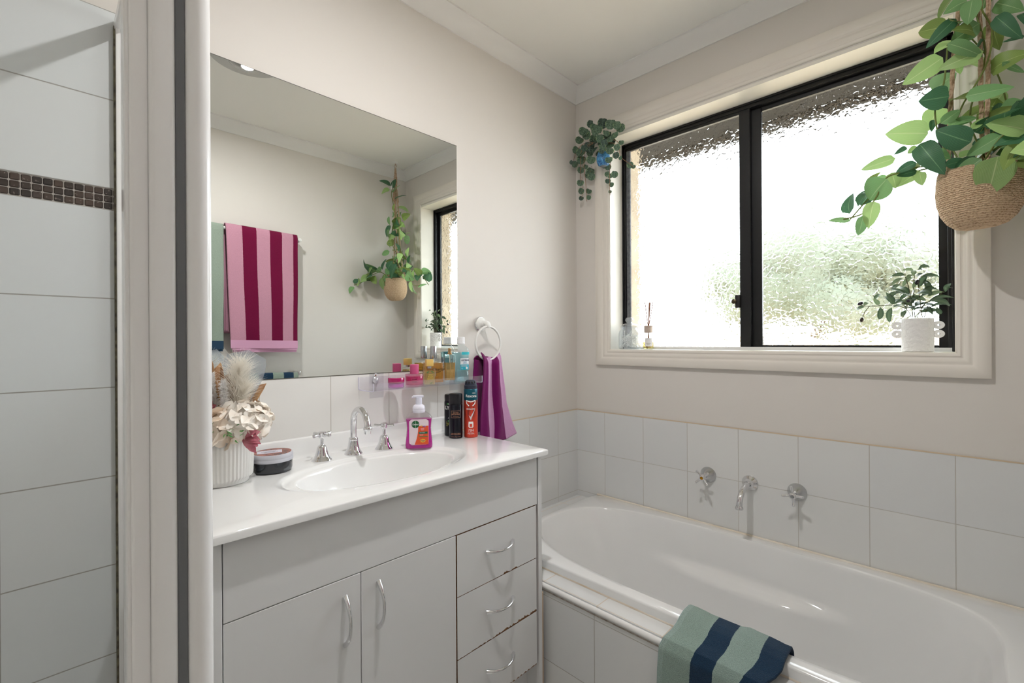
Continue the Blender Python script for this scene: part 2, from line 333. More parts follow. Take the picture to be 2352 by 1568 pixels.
BIG_LEAVES=[
(1.3663,-0.19,1.1046,1.2865,-0.2058,1.0587,0.0541,'L'),(1.3372,-0.22,0.8988,1.2502,-0.2438,0.9204,0.0664,'L'),(1.4186,-0.25,0.8416,1.3518,-0.2562,0.8916,0.0596,'D'),
(1.3783,-0.2,0.9914,1.3187,-0.2207,0.9934,0.0591,'D'),(1.3432,-0.12,1.0478,1.3898,-0.146,1.0709,0.061,'P'),(1.4418,-0.23,1.0699,1.3569,-0.2359,1.058,0.0415,'L'),
(1.3771,-0.26,1.1056,1.4431,-0.2349,1.0563,0.0332,'M'),(1.4357,-0.2,1.1581,1.38,-0.182,1.1418,0.0498,'M'),(1.3752,-0.16,1.1987,1.3104,-0.1441,1.2209,0.0489,'O'),
(1.3925,-0.2,1.1916,1.3349,-0.2167,1.1362,0.034,'D'),(1.4229,-0.24,1.206,1.4143,-0.2378,1.1482,0.0406,'M'),(1.4648,-0.2,1.1616,1.5061,-0.2134,1.0829,0.0381,'D'),
(1.4671,-0.13,1.2301,1.5127,-0.1496,1.1805,0.0434,'M'),(1.4587,-0.12,1.19,1.4718,-0.1436,1.1021,0.0401,'O'),(1.4093,-0.24,0.9647,1.4919,-0.2571,0.9507,0.0366,'M'),
(1.4751,-0.2,1.041,1.5158,-0.1744,1.0073,0.0151,'M'),(1.473,-0.17,0.9389,1.5209,-0.1503,0.9287,0.0433,'M'),(1.4678,-0.16,0.9242,1.4713,-0.1416,0.9639,0.023,'D'),
(1.458,-0.11,0.9615,1.4846,-0.092,1.0082,0.0403,'L'),(1.4249,-0.17,0.8906,1.4696,-0.1884,0.9158,0.0348,'D'),(1.4532,-0.12,0.8973,1.5179,-0.1314,0.8967,0.0314,'D'),
(1.4823,-0.2,0.843,1.5181,-0.1924,0.8878,0.0412,'D'),(1.4715,-0.24,0.8455,1.41,-0.2261,0.8154,0.0394,'M'),(1.4649,-0.275,0.7859,1.4475,-0.2537,0.6979,0.0754,'L'),
(1.4374,-0.265,0.7908,1.3834,-0.2422,0.7487,0.0432,'M'),(1.4801,-0.22,0.8144,1.5144,-0.2448,0.7784,0.0362,'L'),(1.4715,-0.2,0.8267,1.5023,-0.1936,0.8387,0.0224,'M'),
(1.3619,-0.22,0.9177,1.4019,-0.2097,0.9463,0.0282,'M'),(1.3869,-0.2,0.918,1.4305,-0.1996,0.9175,0.022,'M'),(1.3546,-0.13,0.9959,1.3341,-0.1493,0.933,0.0543,'L'),
(1.344,-0.15,0.9579,1.3416,-0.1516,0.9255,0.016,'D'),(1.3209,-0.24,0.8705,1.3685,-0.2646,0.7735,0.0558,'D'),(1.3432,-0.22,0.853,1.3804,-0.1939,0.8258,0.0285,'M'),
(1.3699,-0.2,0.8092,1.4144,-0.1781,0.8194,0.0284,'D'),(1.312,-0.2,0.8336,1.2652,-0.1971,0.8177,0.0253,'D'),(1.2673,-0.2,0.8579,1.1898,-0.212,0.8436,0.0324,'L'),
(1.2491,-0.21,0.8018,1.2028,-0.1855,0.7552,0.0733,'M'),(1.2179,-0.2,0.7474,1.2037,-0.1957,0.6719,0.0425,'L'),(1.1923,-0.2,0.7108,1.179,-0.1771,0.6561,0.0329,'M'),
(1.1602,-0.18,0.7044,1.0965,-0.1591,0.7237,0.0173,'M'),(1.2559,-0.17,0.828,1.2661,-0.1695,0.7815,0.0381,'L'),(1.3114,-0.18,0.8153,1.2686,-0.1852,0.8119,0.0232,'D'),
(1.3178,-0.19,0.8088,1.3231,-0.1841,0.7714,0.0286,'L'),(1.3128,-0.17,0.8853,1.2914,-0.1741,0.8728,0.0209,'L'),(1.2881,-0.15,0.8986,1.2631,-0.1703,0.8799,0.0157,'D'),
(1.3952,-0.17,0.8375,1.4246,-0.1817,0.838,0.0161,'L'),(1.4205,-0.19,0.8938,1.447,-0.1712,0.9215,0.0195,'L'),(1.5145,-0.18,1.0976,1.4771,-0.2074,1.0883,0.0093,'D'),
(1.5111,-0.13,1.1793,1.5212,-0.1572,1.1371,0.0221,'D'),(1.3943,-0.13,1.1021,1.4003,-0.1224,1.0746,0.0181,'L'),(1.382,-0.1,0.8611,1.3305,-0.1132,0.8677,0.0362,'D'),
(1.4253,-0.1,0.8657,1.4609,-0.0979,0.8893,0.0354,'D'),(1.3947,-0.1,0.9009,1.3824,-0.1017,0.9566,0.032,'D'),(1.4927,-0.09,0.9024,1.4553,-0.0994,0.9411,0.0305,'M'),
(1.4438,-0.15,1.2155,1.4533,-0.1202,1.2757,0.0416,'M'),(1.4118,-0.2,1.2471,1.3829,-0.2183,1.2896,0.0411,'O'),
]
BIG_STEMS= [[(1.3739, -0.17, 0.8436), (1.3559, -0.18, 0.9054), (1.3503, -0.19, 0.9718), (1.366, -0.19, 1.025), (1.3724, -0.19, 1.081), (1.3756, -0.19, 1.1339)], [(1.3922, -0.17, 0.8342), (1.3802, -0.17, 0.8839), (1.4018, -0.19, 0.9575), (1.4251, -0.2, 0.9979), (1.4492, -0.2, 1.0521), (1.4595, -0.19, 1.1315), (1.4404, -0.18, 1.202), (1.4381, -0.16, 1.2625)], [(1.3646, -0.17, 0.8208), (1.3146, -0.19, 0.8226), (1.2752, -0.195, 0.8165), (1.2447, -0.2, 0.8054), (1.2233, -0.2, 0.7566), (1.1929, -0.19, 0.7195), (1.1421, -0.18, 0.7126)], [(1.413, -0.16, 0.8352), (1.4424, -0.15, 0.8707), (1.4767, -0.14, 0.9036), (1.4824, -0.14, 0.9462)], [(1.4129, -0.18, 0.8255), (1.4598, -0.23, 0.8175), (1.4788, -0.22, 0.8263), (1.511, -0.2, 0.8187)]]
SMALL_LEAVES=[
(0.1445,-0.0802,1.3731,0.0151),(0.1781,-0.0928,1.3394,0.0182),(0.205,-0.067,1.3596,0.0207),(0.2617,-0.0884,1.3294,0.0202),(0.2911,-0.0837,1.3171,0.016),
(0.295,-0.0602,1.3115,0.0177),(0.1104,-0.0858,1.3471,0.0204),(0.1176,-0.0715,1.3323,0.0187),(0.1438,-0.0507,1.3092,0.0187),(0.2111,-0.0989,1.2775,0.0164),
(0.2422,-0.11,1.2441,0.0145),(0.2397,-0.0913,1.2952,0.0146),(0.0667,-0.0591,1.3265,0.0174),(0.1302,-0.0681,1.2742,0.0237),(0.1815,-0.0908,1.3224,0.0166),
(0.1973,-0.0851,1.3273,0.0149),(0.2651,-0.0943,1.262,0.0161),(0.2777,-0.0775,1.2793,0.0145),(0.302,-0.1024,1.2082,0.0127),(0.3009,-0.0632,1.2419,0.0104),
(0.27,-0.11,1.1996,0.016),(0.0364,-0.0477,1.291,0.0158),(0.0729,-0.0609,1.2634,0.019),(0.0681,-0.0474,1.2338,0.0192),(0.1249,-0.1039,1.2568,0.0134),
(0.1535,-0.0877,1.1986,0.0184),(0.1204,-0.047,1.2535,0.0154),(0.2326,-0.11,1.2269,0.0129),(0.0334,-0.0804,1.2214,0.0087),(0.0188,-0.0321,1.2297,0.0142),
(0.0602,-0.04,1.1874,0.0149),(0.0863,-0.0363,1.197,0.0104),(0.1133,-0.0378,1.1635,0.0189),(0.1212,-0.039,1.1396,0.0155),(0.0609,-0.0459,1.1228,0.0148),
(0.0908,-0.0282,1.1545,0.0122),(0.0616,-0.04,1.0829,0.0131),(0.0942,-0.0234,1.0791,0.0131),(0.0628,-0.042,1.0472,0.0105),(0.1097,-0.0457,1.0403,0.0103),
(0.2926,-0.0949,1.1775,0.0127),(0.2966,-0.0644,1.1729,0.008),(0.3353,-0.046,1.1351,0.0128),(0.3501,-0.041,1.1244,0.008),(0.1983,-0.0441,1.173,0.0134),
(0.2651,-0.11,1.1611,0.0144),(0.2133,-0.0372,1.1624,0.0133),(0.2476,-0.0355,1.1189,0.014),(0.2082,-0.0371,1.1304,0.0109),(0.2127,-0.0369,1.0959,0.0117),
(0.2247,-0.0257,1.079,0.01),(0.2228,-0.035,1.0439,0.0067),(0.2299,-0.0409,1.1155,0.0116),(0.2277,-0.11,1.2121,0.0113),
]
SMALL_STEMS= [[(0.1688, -0.08, 1.2757), (0.0936, -0.06, 1.3006), (0.0509, -0.06, 1.2788), (0.0101, -0.035, 1.2447)], [(0.1588, -0.08, 1.2788), (0.1037, -0.06, 1.2632), (0.0928, -0.06, 1.1976), (0.1027, -0.06, 1.1091), (0.0895, -0.035, 1.0272)], [(0.2369, -0.08, 1.2548), (0.2712, -0.06, 1.2382), (0.2424, -0.06, 1.1649), (0.2372, -0.06, 1.0924), (0.2226, -0.035, 1.0273)], [(0.2465, -0.08, 1.2722), (0.2852, -0.06, 1.246), (0.294, -0.06, 1.1829), (0.3434, -0.06, 1.133), (0.3511, -0.035, 1.1217)], [(0.1588, -0.08, 1.2746), (0.0829, -0.06, 1.278), (0.0717, -0.06, 1.1947), (0.053, -0.035, 1.1361)]]
OLIVE_LEAVES=[
(1.2707,0.0266,0.549,1.2379,0.0159,0.5514),(1.2878,0.0796,0.5646,1.2633,0.0652,0.5745),(1.303,0.0141,0.5655,1.3317,0.0312,0.5737),(1.2984,0.0552,0.5663,1.3165,0.0749,0.5604),
(1.2901,0.0422,0.5455,1.2887,0.0583,0.569),(1.3058,0.0623,0.5413,1.351,0.074,0.5467),(1.2861,0.0696,0.5455,1.2568,0.0693,0.5192),(1.2668,0.0174,0.5381,1.2364,0.0059,0.5219),
(1.2537,0.0799,0.525,1.2256,0.0959,0.5083),(1.2988,0.084,0.5121,1.3179,0.0774,0.5526),(1.309,0.0626,0.499,1.3483,0.0745,0.5071),(1.3201,0.0614,0.4787,1.3601,0.074,0.4972),
(1.326,0.0522,0.4623,1.379,0.0584,0.4814),(1.3177,0.0649,0.4656,1.2821,0.0556,0.4856),(1.2519,0.0838,0.4726,1.285,0.1021,0.4999),(1.2434,0.016,0.4571,1.2755,0.0348,0.4712),
(1.3006,0.0869,0.4315,1.3495,0.0937,0.4398),(1.333,0.0136,0.4616,1.379,0.0295,0.4516),(1.2581,0.0202,0.4564,1.2955,0.039,0.4486),(1.238,0.0634,0.4599,1.2254,0.0458,0.4969),
(1.238,0.0234,0.4578,1.2198,0.0288,0.49),(1.2243,0.0555,0.4728,1.2464,0.0654,0.5065),(1.2313,0.0842,0.4514,1.2231,0.0729,0.4023),(1.2095,0.0103,0.4502,1.2068,0.0272,0.4079),
(1.1664,0.011,0.4577,1.1776,0.0261,0.471),(1.1679,0.0193,0.4534,1.1402,0.0317,0.4463),(1.2715,0.0726,0.44,1.2537,0.0878,0.4151),(1.3422,0.054,0.4443,1.3524,0.0692,0.4203),
(1.3634,0.0261,0.4876,1.3723,0.033,0.5175),(1.3642,0.0365,0.4984,1.379,0.0521,0.5039),(1.2362,0.0719,0.4932,1.2708,0.0707,0.5012),(1.294,0.0521,0.5425,1.309,0.0332,0.5515),
(1.2739,0.0127,0.5339,1.2855,0.0165,0.5494),(1.312,0.0491,0.5186,1.3207,0.0637,0.5265),(1.3004,0.0587,0.5325,1.2876,0.0442,0.5114),(1.3321,0.039,0.4807,1.3137,0.0497,0.5051),
(1.2014,0.0518,0.46,1.1918,0.0323,0.4782),(1.1867,0.077,0.4797,1.2013,0.0901,0.5019),(1.2596,0.0168,0.4681,1.2889,0.0185,0.4544),
]
OLIVE_STEMS= [[(1.2861, 0.06, 0.4144), (1.284, 0.06, 0.4569), (1.2773, 0.06, 0.506), (1.2682, 0.06, 0.5465)], [(1.2907, 0.06, 0.4142), (1.2886, 0.06, 0.4567), (1.2889, 0.06, 0.5232), (1.2913, 0.06, 0.5592)], [(1.3088, 0.06, 0.4135), (1.3034, 0.06, 0.4678), (1.3002, 0.06, 0.5131), (1.3026, 0.06, 0.5399)], [(1.3132, 0.06, 0.4133), (1.3268, 0.06, 0.4662), (1.3443, 0.06, 0.4768), (1.3615, 0.06, 0.496)], [(1.2827, 0.06, 0.4146), (1.2701, 0.06, 0.4425), (1.2395, 0.06, 0.4565), (1.203, 0.06, 0.4571), (1.1755, 0.06, 0.4572), (1.1498, 0.06, 0.4619)], [(1.2952, 0.06, 0.4141), (1.3134, 0.06, 0.4552), (1.3312, 0.06, 0.4659), (1.3528, 0.06, 0.4645)], [(1.1755, 0.06, 0.4572), (1.1626, 0.06, 0.4387), (1.1574, 0.06, 0.4229)]]
OLIVES= [(1.1513, 0.055, 0.4673), (1.1556, 0.05, 0.412), (1.2742, 0.02, 0.4644), (1.2974, 0.05, 0.526)]

# ================================================================== ROOM
RX, YF, CZ = 1.58, -2.62, 1.60 + H          # right wall, wall behind the camera, ceiling
WX0, WX1, WZ0, WZ1 = .2, 1.384, .305 + H, 1.308 + H   # window opening
struct(B((-.12, YF - .12, -.1), (RX + .12, .12, 0)).build('floor', tiles('floor_tile', 'XY', .3, .3, col=(190, 188, 184), col2=(186, 184, 180), grout=(150, 146, 140))))
struct(B((-.12, YF - .12, CZ), (RX + .12, .12, CZ + .1)).build('ceiling', CEILP))
struct(B((-.12, YF - .12, 0), (0, .12, CZ)).build('wall_left', WALLP))
struct(B((RX, YF - .12, 0), (RX + .12, .12, CZ)).build('wall_right', WALLP))
struct(B((0, YF - .12, 0), (RX, YF, CZ)).build('wall_front', WALLP))
mb = MB()
e_ = .012; mb.box((0, 0, 0), (RX, .16, WZ0 - e_)); mb.box((0, 0, WZ1 + e_), (RX, .16, CZ)); mb.box((0, 0, WZ0 - e_), (WX0 - e_, .16, WZ1 + e_)); mb.box((WX1 + e_, 0, WZ0 - e_), (RX, .16, WZ1 + e_))
struct(mb.build('wall_back', WALLP))
# reveal lining of the opening
mb = MB(); t = .004
mb.box((WX0 - .012, -.001, WZ0 - .012), (WX1 + .012, .158, WZ0)); mb.box((WX0 - .012, -.001, WZ1), (WX1 + .012, .158, WZ1 + .012))
mb.box((WX0 - .012, -.001, WZ0), (WX0, .158, WZ1)); mb.box((WX1, -.001, WZ0), (WX1 + .012, .158, WZ1))
struct(mb.build('trim_6', REVEAL))
# cornices
cp = [(0, -.062)] + [(.062 - .062 * math.cos(a), -.062 + .062 * math.sin(a)) for a in [PI / 2 * k / 6 for k in range(1, 6)]] + [(.062, 0), (0, 0)]
cp = [(0, -.06), (.006, -.06)] + [(.006 + .054 * (1 - math.cos(PI / 2 * k / 7)), -.06 + .054 * math.sin(PI / 2 * k / 7)) for k in range(1, 8)] + [(.06, 0), (0, 0)]
cn = [(0, 0, 1, 1), (RX, 0, -1, 1)]
def cornice(n, p0, p1, inx, iny, m0, m1):
    p0, p1 = V(p0), V(p1); d = (p1 - p0).normalized(); i_ = V((inx, iny, 0)); rings = []
    for P_, mm in ((p0, m0), (p1, -m1)):
        rings.append([P_ + i_ * a + d * (a * mm) + V((0, 0, CZ + b)) for a, b in cp])
    struct(MB().loft(rings, True, True, True).build('trim_%d' % n, CORN, sharp=30))
cornice(1, (0, 0, 0), (RX, 0, 0), 0, -1, 1, 1); cornice(2, (0, YF, 0), (0, 0, 0), 1, 0, 1, 1)
cornice(3, (RX, YF, 0), (RX, 0, 0), -1, 0, 1, 1); cornice(4, (0, YF, 0), (RX, YF, 0), 0, 1, 1, 1)
# window architrave (moulded, mitred)
ap = [(0, 0), (0, .004), (.004, .008), (.010, .009), (.013, .006), (.017, .006), (.021, .010), (.030, .013), (.034, .011), (.037, .012), (.040, .016), (.046, .0175), (.070, .0185), (.073, .016), (.073, 0)]
rings = []
for sx, sz in ((-1, -1), (1, -1), (1, 1), (-1, 1)):
    bx, bz = (WX0 - .002 if sx < 0 else WX1 + .002), (WZ0 - .001 if sz < 0 else WZ1 + .018)
    rings.append([V((bx + sx * a, -b, bz + sz * a)) for a, b in ap])
struct(MB().loft(rings + [rings[0]], True).build('trim_5', TRIMP, sharp=50))

# tiled dado round the bath, strip behind the bench, shower wall
BT = tiles('bath_tile', 'XZ', .203, .203, (.1655, H)); BT2 = tiles('bath_tile_side', 'YZ', .203, .203, (-.1595, H))
struct(B((0, -.004, .02), (RX, 0, H)).build('wall_back_tiles', BT))
struct(B((0, -.80, .02), (.004, -.004, H)).build('wall_left_tiles', BT2))
struct(B((RX - .004, -.80, .02), (RX, -.004, H)).build('wall_right_tiles', BT2))
struct(B((0, -1.764, .02), (.004, -.80, H - .0005)).build('wall_left_tiles_lower', BT2))
struct(B((0, -1.764, H), (.005, -.774, .2405 + H)).build('wall_splashback', tiles('splash_tile', 'YZ', .2025, .245, (-.870, H - .002), col=(232, 230, 226), col2=(230, 228, 224), grout=(190, 184, 176))))
mb = MB(); mb.box((0, -.0045, H - .001), (RX, -.0035, H + .003)); mb.box((.0035, -.774, H - .001), (.0045, 0, H + .003))
struct(mb.build('trim_7', P('yellowed_grout', (216, 196, 168), .8)))
ST = lambda z0: tiles('shower_tile', 'YZ', .264, .2045, (-1.964, z0), col=(224, 227, 228), col2=(220, 224, 226), grout=(168, 166, 162), mortar=.003, rough=.2)
struct(B((0, YF, .02), (.006, -1.764, .654 + H)).build('wall_shower', ST(.654 + H)))
struct(B((0, YF, .703 + H), (.006, -1.764, 1.113 + H)).build('wall_shower_upper', ST(.7035 + H)))
struct(B((0, YF, .654 + H), (.0045, -1.764, .703 + H)).build('trim_8', P('mosaic_grout', (196, 190, 184), .8)))
mm, nt, b, o = newmat('mosaic_stone'); N = nt.nodes.new; L = nt.links.new
g = N('ShaderNodeNewGeometry'); r = N('ShaderNodeValToRGB'); r.color_ramp.elements[0].color = lin((34, 28, 27)); r.color_ramp.elements[1].color = lin((78, 62, 54)); L(g.outputs['Random Per Island'], r.inputs[0])
tc = N('ShaderNodeTexCoord'); nz = N('ShaderNodeTexNoise'); nz.inputs['Scale'].default_value = 160; nz.inputs['Detail'].default_value = 6; L(tc.outputs['Object'], nz.inputs['Vector'])
vm = N('ShaderNodeMapRange'); vm.inputs[1].default_value = .62; vm.inputs[2].default_value = .72; vm.inputs['To Max'].default_value = .7; L(nz.outputs['Fac'], vm.inputs[0])
mx = N('ShaderNodeMix'); mx.data_type = 'RGBA'; L(vm.outputs[0], mx.inputs[0]); L(r.outputs[0], mx.inputs[6]); mx.inputs[7].default_value = lin((172, 158, 148)); L(mx.outputs[2], b.inputs['Base Color']); b.inputs['Roughness'].default_value = .3
mb = MB()
for i in range(52):
    for k in range(3):
        y = -1.7695 - .0163 * i; z = .6553 + .0158 * k + H
        mb.box((.003, y - .0149, z), (.0068, y, z + .0144), .0018, 1)
struct(mb.build('trim_9', mm, sharp=30))

# window -----------------------------------------------------------------
win = struct(bpy.data.objects.new('window_1', None)); COL.objects.link(win)
fy0, fy1 = .112, .155
mb = MB()
for a, b_ in (((WX0, fy0, WZ1 - .022), (WX1, fy1, WZ1)), ((WX0, fy0, WZ0), (WX1, fy1, WZ0 + .012)), ((WX0, fy0, WZ0), (WX0 + .017, fy1, WZ1)), ((WX1 - .017, fy0, WZ0), (WX1, fy1, WZ1)),
              ((WX0, fy0 - .006, WZ1 - .008), (WX1, fy0, WZ1)), ((WX0, fy0 - .006, WZ0), (WX0 + .006, fy0, WZ1)), ((WX1 - .008, fy0 - .006, WZ0), (WX1, fy0, WZ1))):
    mb.box(a, b_, .0015, 1)
mb.build('frame', BLK, win)
B((WX0, fy0 - .004, WZ0), (WX1, fy0 + .002, WZ0 + .0125)).build('sill_track', P('white_sill_track', (225, 225, 225), .4), win)
def sash(x0, x1, y, hole):
    m_ = MB(); a, b_, c_, d_ = hole
    z0, z1 = WZ0 + .010, WZ1 - .018
    m_.box((x0, y, z0), (a, y + .018, z1), .0015, 1); m_.box((b_, y, z0), (x1, y + .018, z1), .0015, 1)
    m_.box((a, y, d_), (b_, y + .018, z1), .0015, 1); m_.box((a, y, z0), (b_, y + .018, c_), .0015, 1)
    o_ = m_.build('sash', BLK, win)
    B((a - .006, y + .007, c_ - .006), (b_ + .006, y + .011, d_ + .006)).build('pane', GLASS_OBS, o_)
    return o_
sl = sash(WX0 + .017, .786, .116, (.222, .744, WZ0 + .0115, WZ1 - .034))
sr = sash(.752, WX1 - .012, .137, (.822, 1.345, WZ0 + .020, WZ1 - .040))
mb = MB(); mb.box((.221, .1145, WZ0 + .012), (.240, .1235, WZ1 - .034)); mb.build('seal_strip', P('aged_seal', (112, 114, 118), .6, var=(84, 86, 92), vscale=60), win)
mb = MB(); mb.box((.728, .103, .478 + H), (.748, .117, .532 + H), .003); mb.build('lock', P('lock_black', (34, 33, 32), .4), sl)
mb = MB(); mb.lathe([(.0, 0), (.009, 0), (.010, .004), (.010, .014), (.006, .016), (0, .016)], 20, M_=axis_m((0, -1, 0)), c=(.726, .112, .505 + H)); mb.build('lock_barrel', P('lock_brass', (92, 84, 66), .35, metal=1), sl)

mb = MB()
mb.box((-2.2, .17, -.12), (WX0 - .002, .285, 1.45 + H)); mb.box((WX1 + .002, .17, -.12), (3.0, .285, 1.45 + H)); mb.box((WX0 - .002, .17, -.12), (WX1 + .002, .285, WZ0 - .03)); mb.box((WX0 - .002, .17, 1.405 + H), (WX1 + .002, .285, 1.45 + H))
struct(mb.build('wall_outside', P('outside_brick', (182, 170, 150), .9, var=(166, 152, 132), vscale=12)))
for pts in ([(.9222, .656), (.9484, .6376), (.9742, .6252), (1.0066, .6213), (1.0294, .6132), (1.0484, .5925), (1.0449, .5764), (1.0257, .5639)], [(.9648, .5783), (.974, .5837), (.9841, .5742)]):
    MB().tube(smooth_path([(a, .1432, b_ + H) for a, b_ in pts], 5), .0016, 6, flat=.5).build('chalk_smear', P('smear_white', (246, 246, 246), .9), sr)
# outside: eave, ground, fence, shrub
ev = thing('roof_eave', 'dark brown roof eave seen outside above the obscure glass window', 'eave', (.8, .4, 1.42 + H))
B((-2.2, -.11, 0), (2.2, .24, .02)).build('soffit', P('soffit_brown', (17, 14, 10), .8), ev)
B((-2.2, .24, -.006), (2.2, .27, .04)).build('trim_board', P('soffit_strip', (44, 37, 28), .8), ev)
mb = MB(); mb.box((-2.2, .27, -.015), (2.2, .36, .10), .02); mb.build('gutter', P('gutter_brown', (14, 11, 10), .6), ev)
gd = B((-8, .17, -.2), (9, 14, -.12)).build('ground', P('outside_paving', (214, 200, 178), .9)); gd['kind'] = 'structure'
fc = thing('garden_fence', 'pale garden fence beyond the window, blurred by the pebbled glass', 'fence', (.6, 2.35, -.12))
B((-5, 0, 0), (5, .05, 1.30)).build('panel', P('fence_cream', (226, 212, 188), .8), fc)
B((-5, -.02, 1.28), (5, .07, 1.33)).build('rail', P('fence_cap', (220, 206, 184), .8), fc)
sh = thing('tone_patch_standin', 'green shrub mass added to imitate a darker exposure patch in the right window pane', 'standin', (.45, 3.0, -.12))
random.seed(5); mb = MB()
for k in range(34):      # rounded clumps, added to imitate a darker exposure patch in the glass
    x_ = -.85 + 1.7 * ((k * .618) % 1); s_ = 1 - .5 * (abs(x_) / .85) ** 2
    mb.ball((x_, random.uniform(-.15, .15), 1.83 + random.uniform(-.27, .24) * s_), random.uniform(.18, .27) * s_ + .03, 18, 12, (1.1, .9, 1))
for v in mb.bm.verts: v.co += V((noise.noise(v.co * 9), noise.noise(v.co * 9 + V((7, 3, 1))), noise.noise(v.co * 9 + V((2, 9, 4))))) * .035
mb.build('foliage', P('tone_patch_green', (118, 123, 112), .9, var=(104, 111, 94), vscale=3), sh)  # skin of the added clumps, toned to make the window darker here
MB().tube([(0, 0, 0), (.03, 0, .7), (0, .02, 1.3), (.05, 0, 1.6)], [.05, .045, .04, .03], 8).build('standin_stalk', P('stalk_brown', (90, 74, 58), .9), sh)

# shower screen ---------------------------------------------------------------
sc = thing('shower_screen', 'white framed glass shower screen standing left of the vanity', 'shower screen', (.8, -1.80, 0))
zt = 1.082 + H
mb = MB()   # corner post seen from the room: return-panel stile, rounded
def post(y0, y1, prof):
    rings = [[V((x, y, z)) for x, y in prof] for z in (.02, zt + .002)]
    return MB().loft(rings, True, True, True)
def rnd(x0, x1, y0, y1, r, n=4):
    out = []
    for cx, cy, a0 in ((x1 - r, y1 - r, 0), (x0 + r, y1 - r, PI / 2), (x0 + r, y0 + r, PI), (x1 - r, y0 + r, 3 * PI / 2)):
        out += [(cx + r * math.cos(a0 + PI / 2 * k / n), cy + r * math.sin(a0 + PI / 2 * k / n)) for k in range(n + 1)]
    return out
post(0, 0, rnd(-.035, .004, .0125, .0385, .0115)).build('corner_post', POWD, sc)
post(0, 0, rnd(-.030, -.001, .0045, .0135, .001, 1)).build('gasket', RUB, sc)
post(0, 0, rnd(-.034, .001, -.019, .0050, .006)).build('door_stile', POWD, sc)
post(0, 0, rnd(-.034, -.002, -.0345, -.0185, .004)).build('hinge_stile', POWD, sc)
post(0, 0, rnd(-.040, -.006, -.0375, -.0340, .0015, 2)).build('edge_strip', POWD, sc)
# return panel to the wall
B((-.794, .027, .07), (-.03, .033, zt - .02)).build('return_glass', CLEAR, sc)
B((-.795, .020, .03), (-.775, .0385, zt), .002).build('wall_channel', POWD, sc)
B((-.7935, .0165, .05), (-.785, .0235, zt - .004)).build('sealant', SIL, sc)
B((-.795, .018, zt - .012), (-.03, .0385, zt + .012), .003).build('top_rail', POWD, sc)
B((-.795, .014, .02), (-.03, .044, .07), .004).build('bottom_rail', POWD, sc)
# door side
B((-.030, YF + 1.805, zt - .014), (.002, -.02, zt + .014), .003).build('door_header', POWD, sc)
B((-.030, YF + 1.805, .02), (.002, -.02, .06), .003).build('door_threshold', POWD, sc)
B((-.016, YF + 1.84, .07), (-.011, -.034, zt - .02)).build('door_glass', CLEAR, sc)
B((-.024, YF + 1.806, .06), (-.003, YF + 1.842, zt - .014), .003).build('latch_stile', POWD, sc)

# ceiling light ------------------------------------------------------------------
cl = thing('ceiling_heater_light', 'round silver grey heater light on the ceiling, seen in the mirror top', 'ceiling light', (.832, -1.272, CZ))
MB().lathe([(.0, -.001), (.152, -.001), (.153, -.006), (.148, -.014), (.10, -.020), (.082, -.020), (.080, -.004), (0, -.004)], 48).build('rim_plate', P('fixture_grey', (188, 188, 186), .35), cl)
MB().lathe([(.079, -.018), (.074, -.036), (.055, -.052), (.03, -.060), (0, -.062)], 32).build('glass_dome', thin('dome_glass', (.95, .95, .96), 1.4), cl)
MB().lathe([(.078, -.008), (.05, -.03), (.026, -.044), (.018, -.05)], 32, cap0=False, cap1=False).build('reflector', CHROME, cl)
MB().ball((.03, .02, -.028), .016).build('bulb', P('bulb_glow', (255, 245, 230), .5, emit=(255, 240, 218), es=8), cl)

# mirror ------------------------------------------------------------------------
mr = thing('wall_mirror', 'large frameless mirror on the wall above the vanity', 'mirror', (.006, -.774, .243 + H))
B((-.005, -.92, 0), (0, 0, .860), 0).build('glass', MIRROR, mr)
MEDGE = P('mirror_edge', (96, 92, 84), .5)
for za, zb_ in ((.860, .8615), (-.0015, 0)): B((-.005, -.9205, za), (.0004, .0005, zb_)).build('edge', MEDGE, mr)

# bath -------------------------------------------------------------------------------
sur = thing('bath_surround', 'white tiled surround carrying the bath, with rounded nosing', 'bath surround', (0, 0, 0))
FT = tiles('hob_face_tile', 'XZ', .203, .203, (.636, .366), grout=(182, 178, 172))
B((.0045, -.779, 0), (RX - .0045, -.765, -.438 + H)).build('front_panel', FT, sur)
mb = MB(); mb.box((.0045, -.765, .0), (RX - .0045, -.69, -.4305 + H)); mb.box((.0045, -.69, .0), (.125, -.0045, -.4305 + H))
mb.build('ledge', tiles('ledge_tile', 'XY', .203, .203, (.636, -.203 * 4 + .05), grout=(206, 190, 170)), sur)
MB().tube([(.0045, -.774, -.4385 + H), (RX - .0045, -.774, -.4385 + H)], .0085, 12).build('nosing', P('nosing_white', (234, 233, 231), .12), sur)
MB().box((.0045, -.7815, -.4495 + H), (RX - .0045, -.7785, -.4470 + H)).build('nosing_joint', P('stained_joint', (168, 160, 150), .8, var=(120, 108, 98), vscale=60), sur)
MB().tube([(.126, -.7005, -.4295 + H), (RX - .02, -.7005, -.4295 + H)], .0045, 8).build('sealant', P('stained_sealant', (228, 218, 204), .6, var=(208, 190, 166), vscale=14), sur)
MB().tube([(.125, -.0105, -.4005 + H), (RX - .005, -.0105, -.4005 + H)], .0052, 8).build('wall_sealant', P('cream_sealant', (234, 226, 214), .5, var=(222, 210, 192), vscale=12), sur)
bath = thing('bathtub', 'white acrylic bathtub under the window', 'bathtub', (.81, -.36, H))
def sup(a, b_, n1, n2, c_, z, t):
    ca, sa = math.cos(t), math.sin(t); n = n1 if ca < 0 else n2
    r = (abs(ca) ** n + abs(sa) ** n) ** (-1 / n)
    return V((c_[0] + a * ca * r, c_[1] + b_ * sa * r, z))
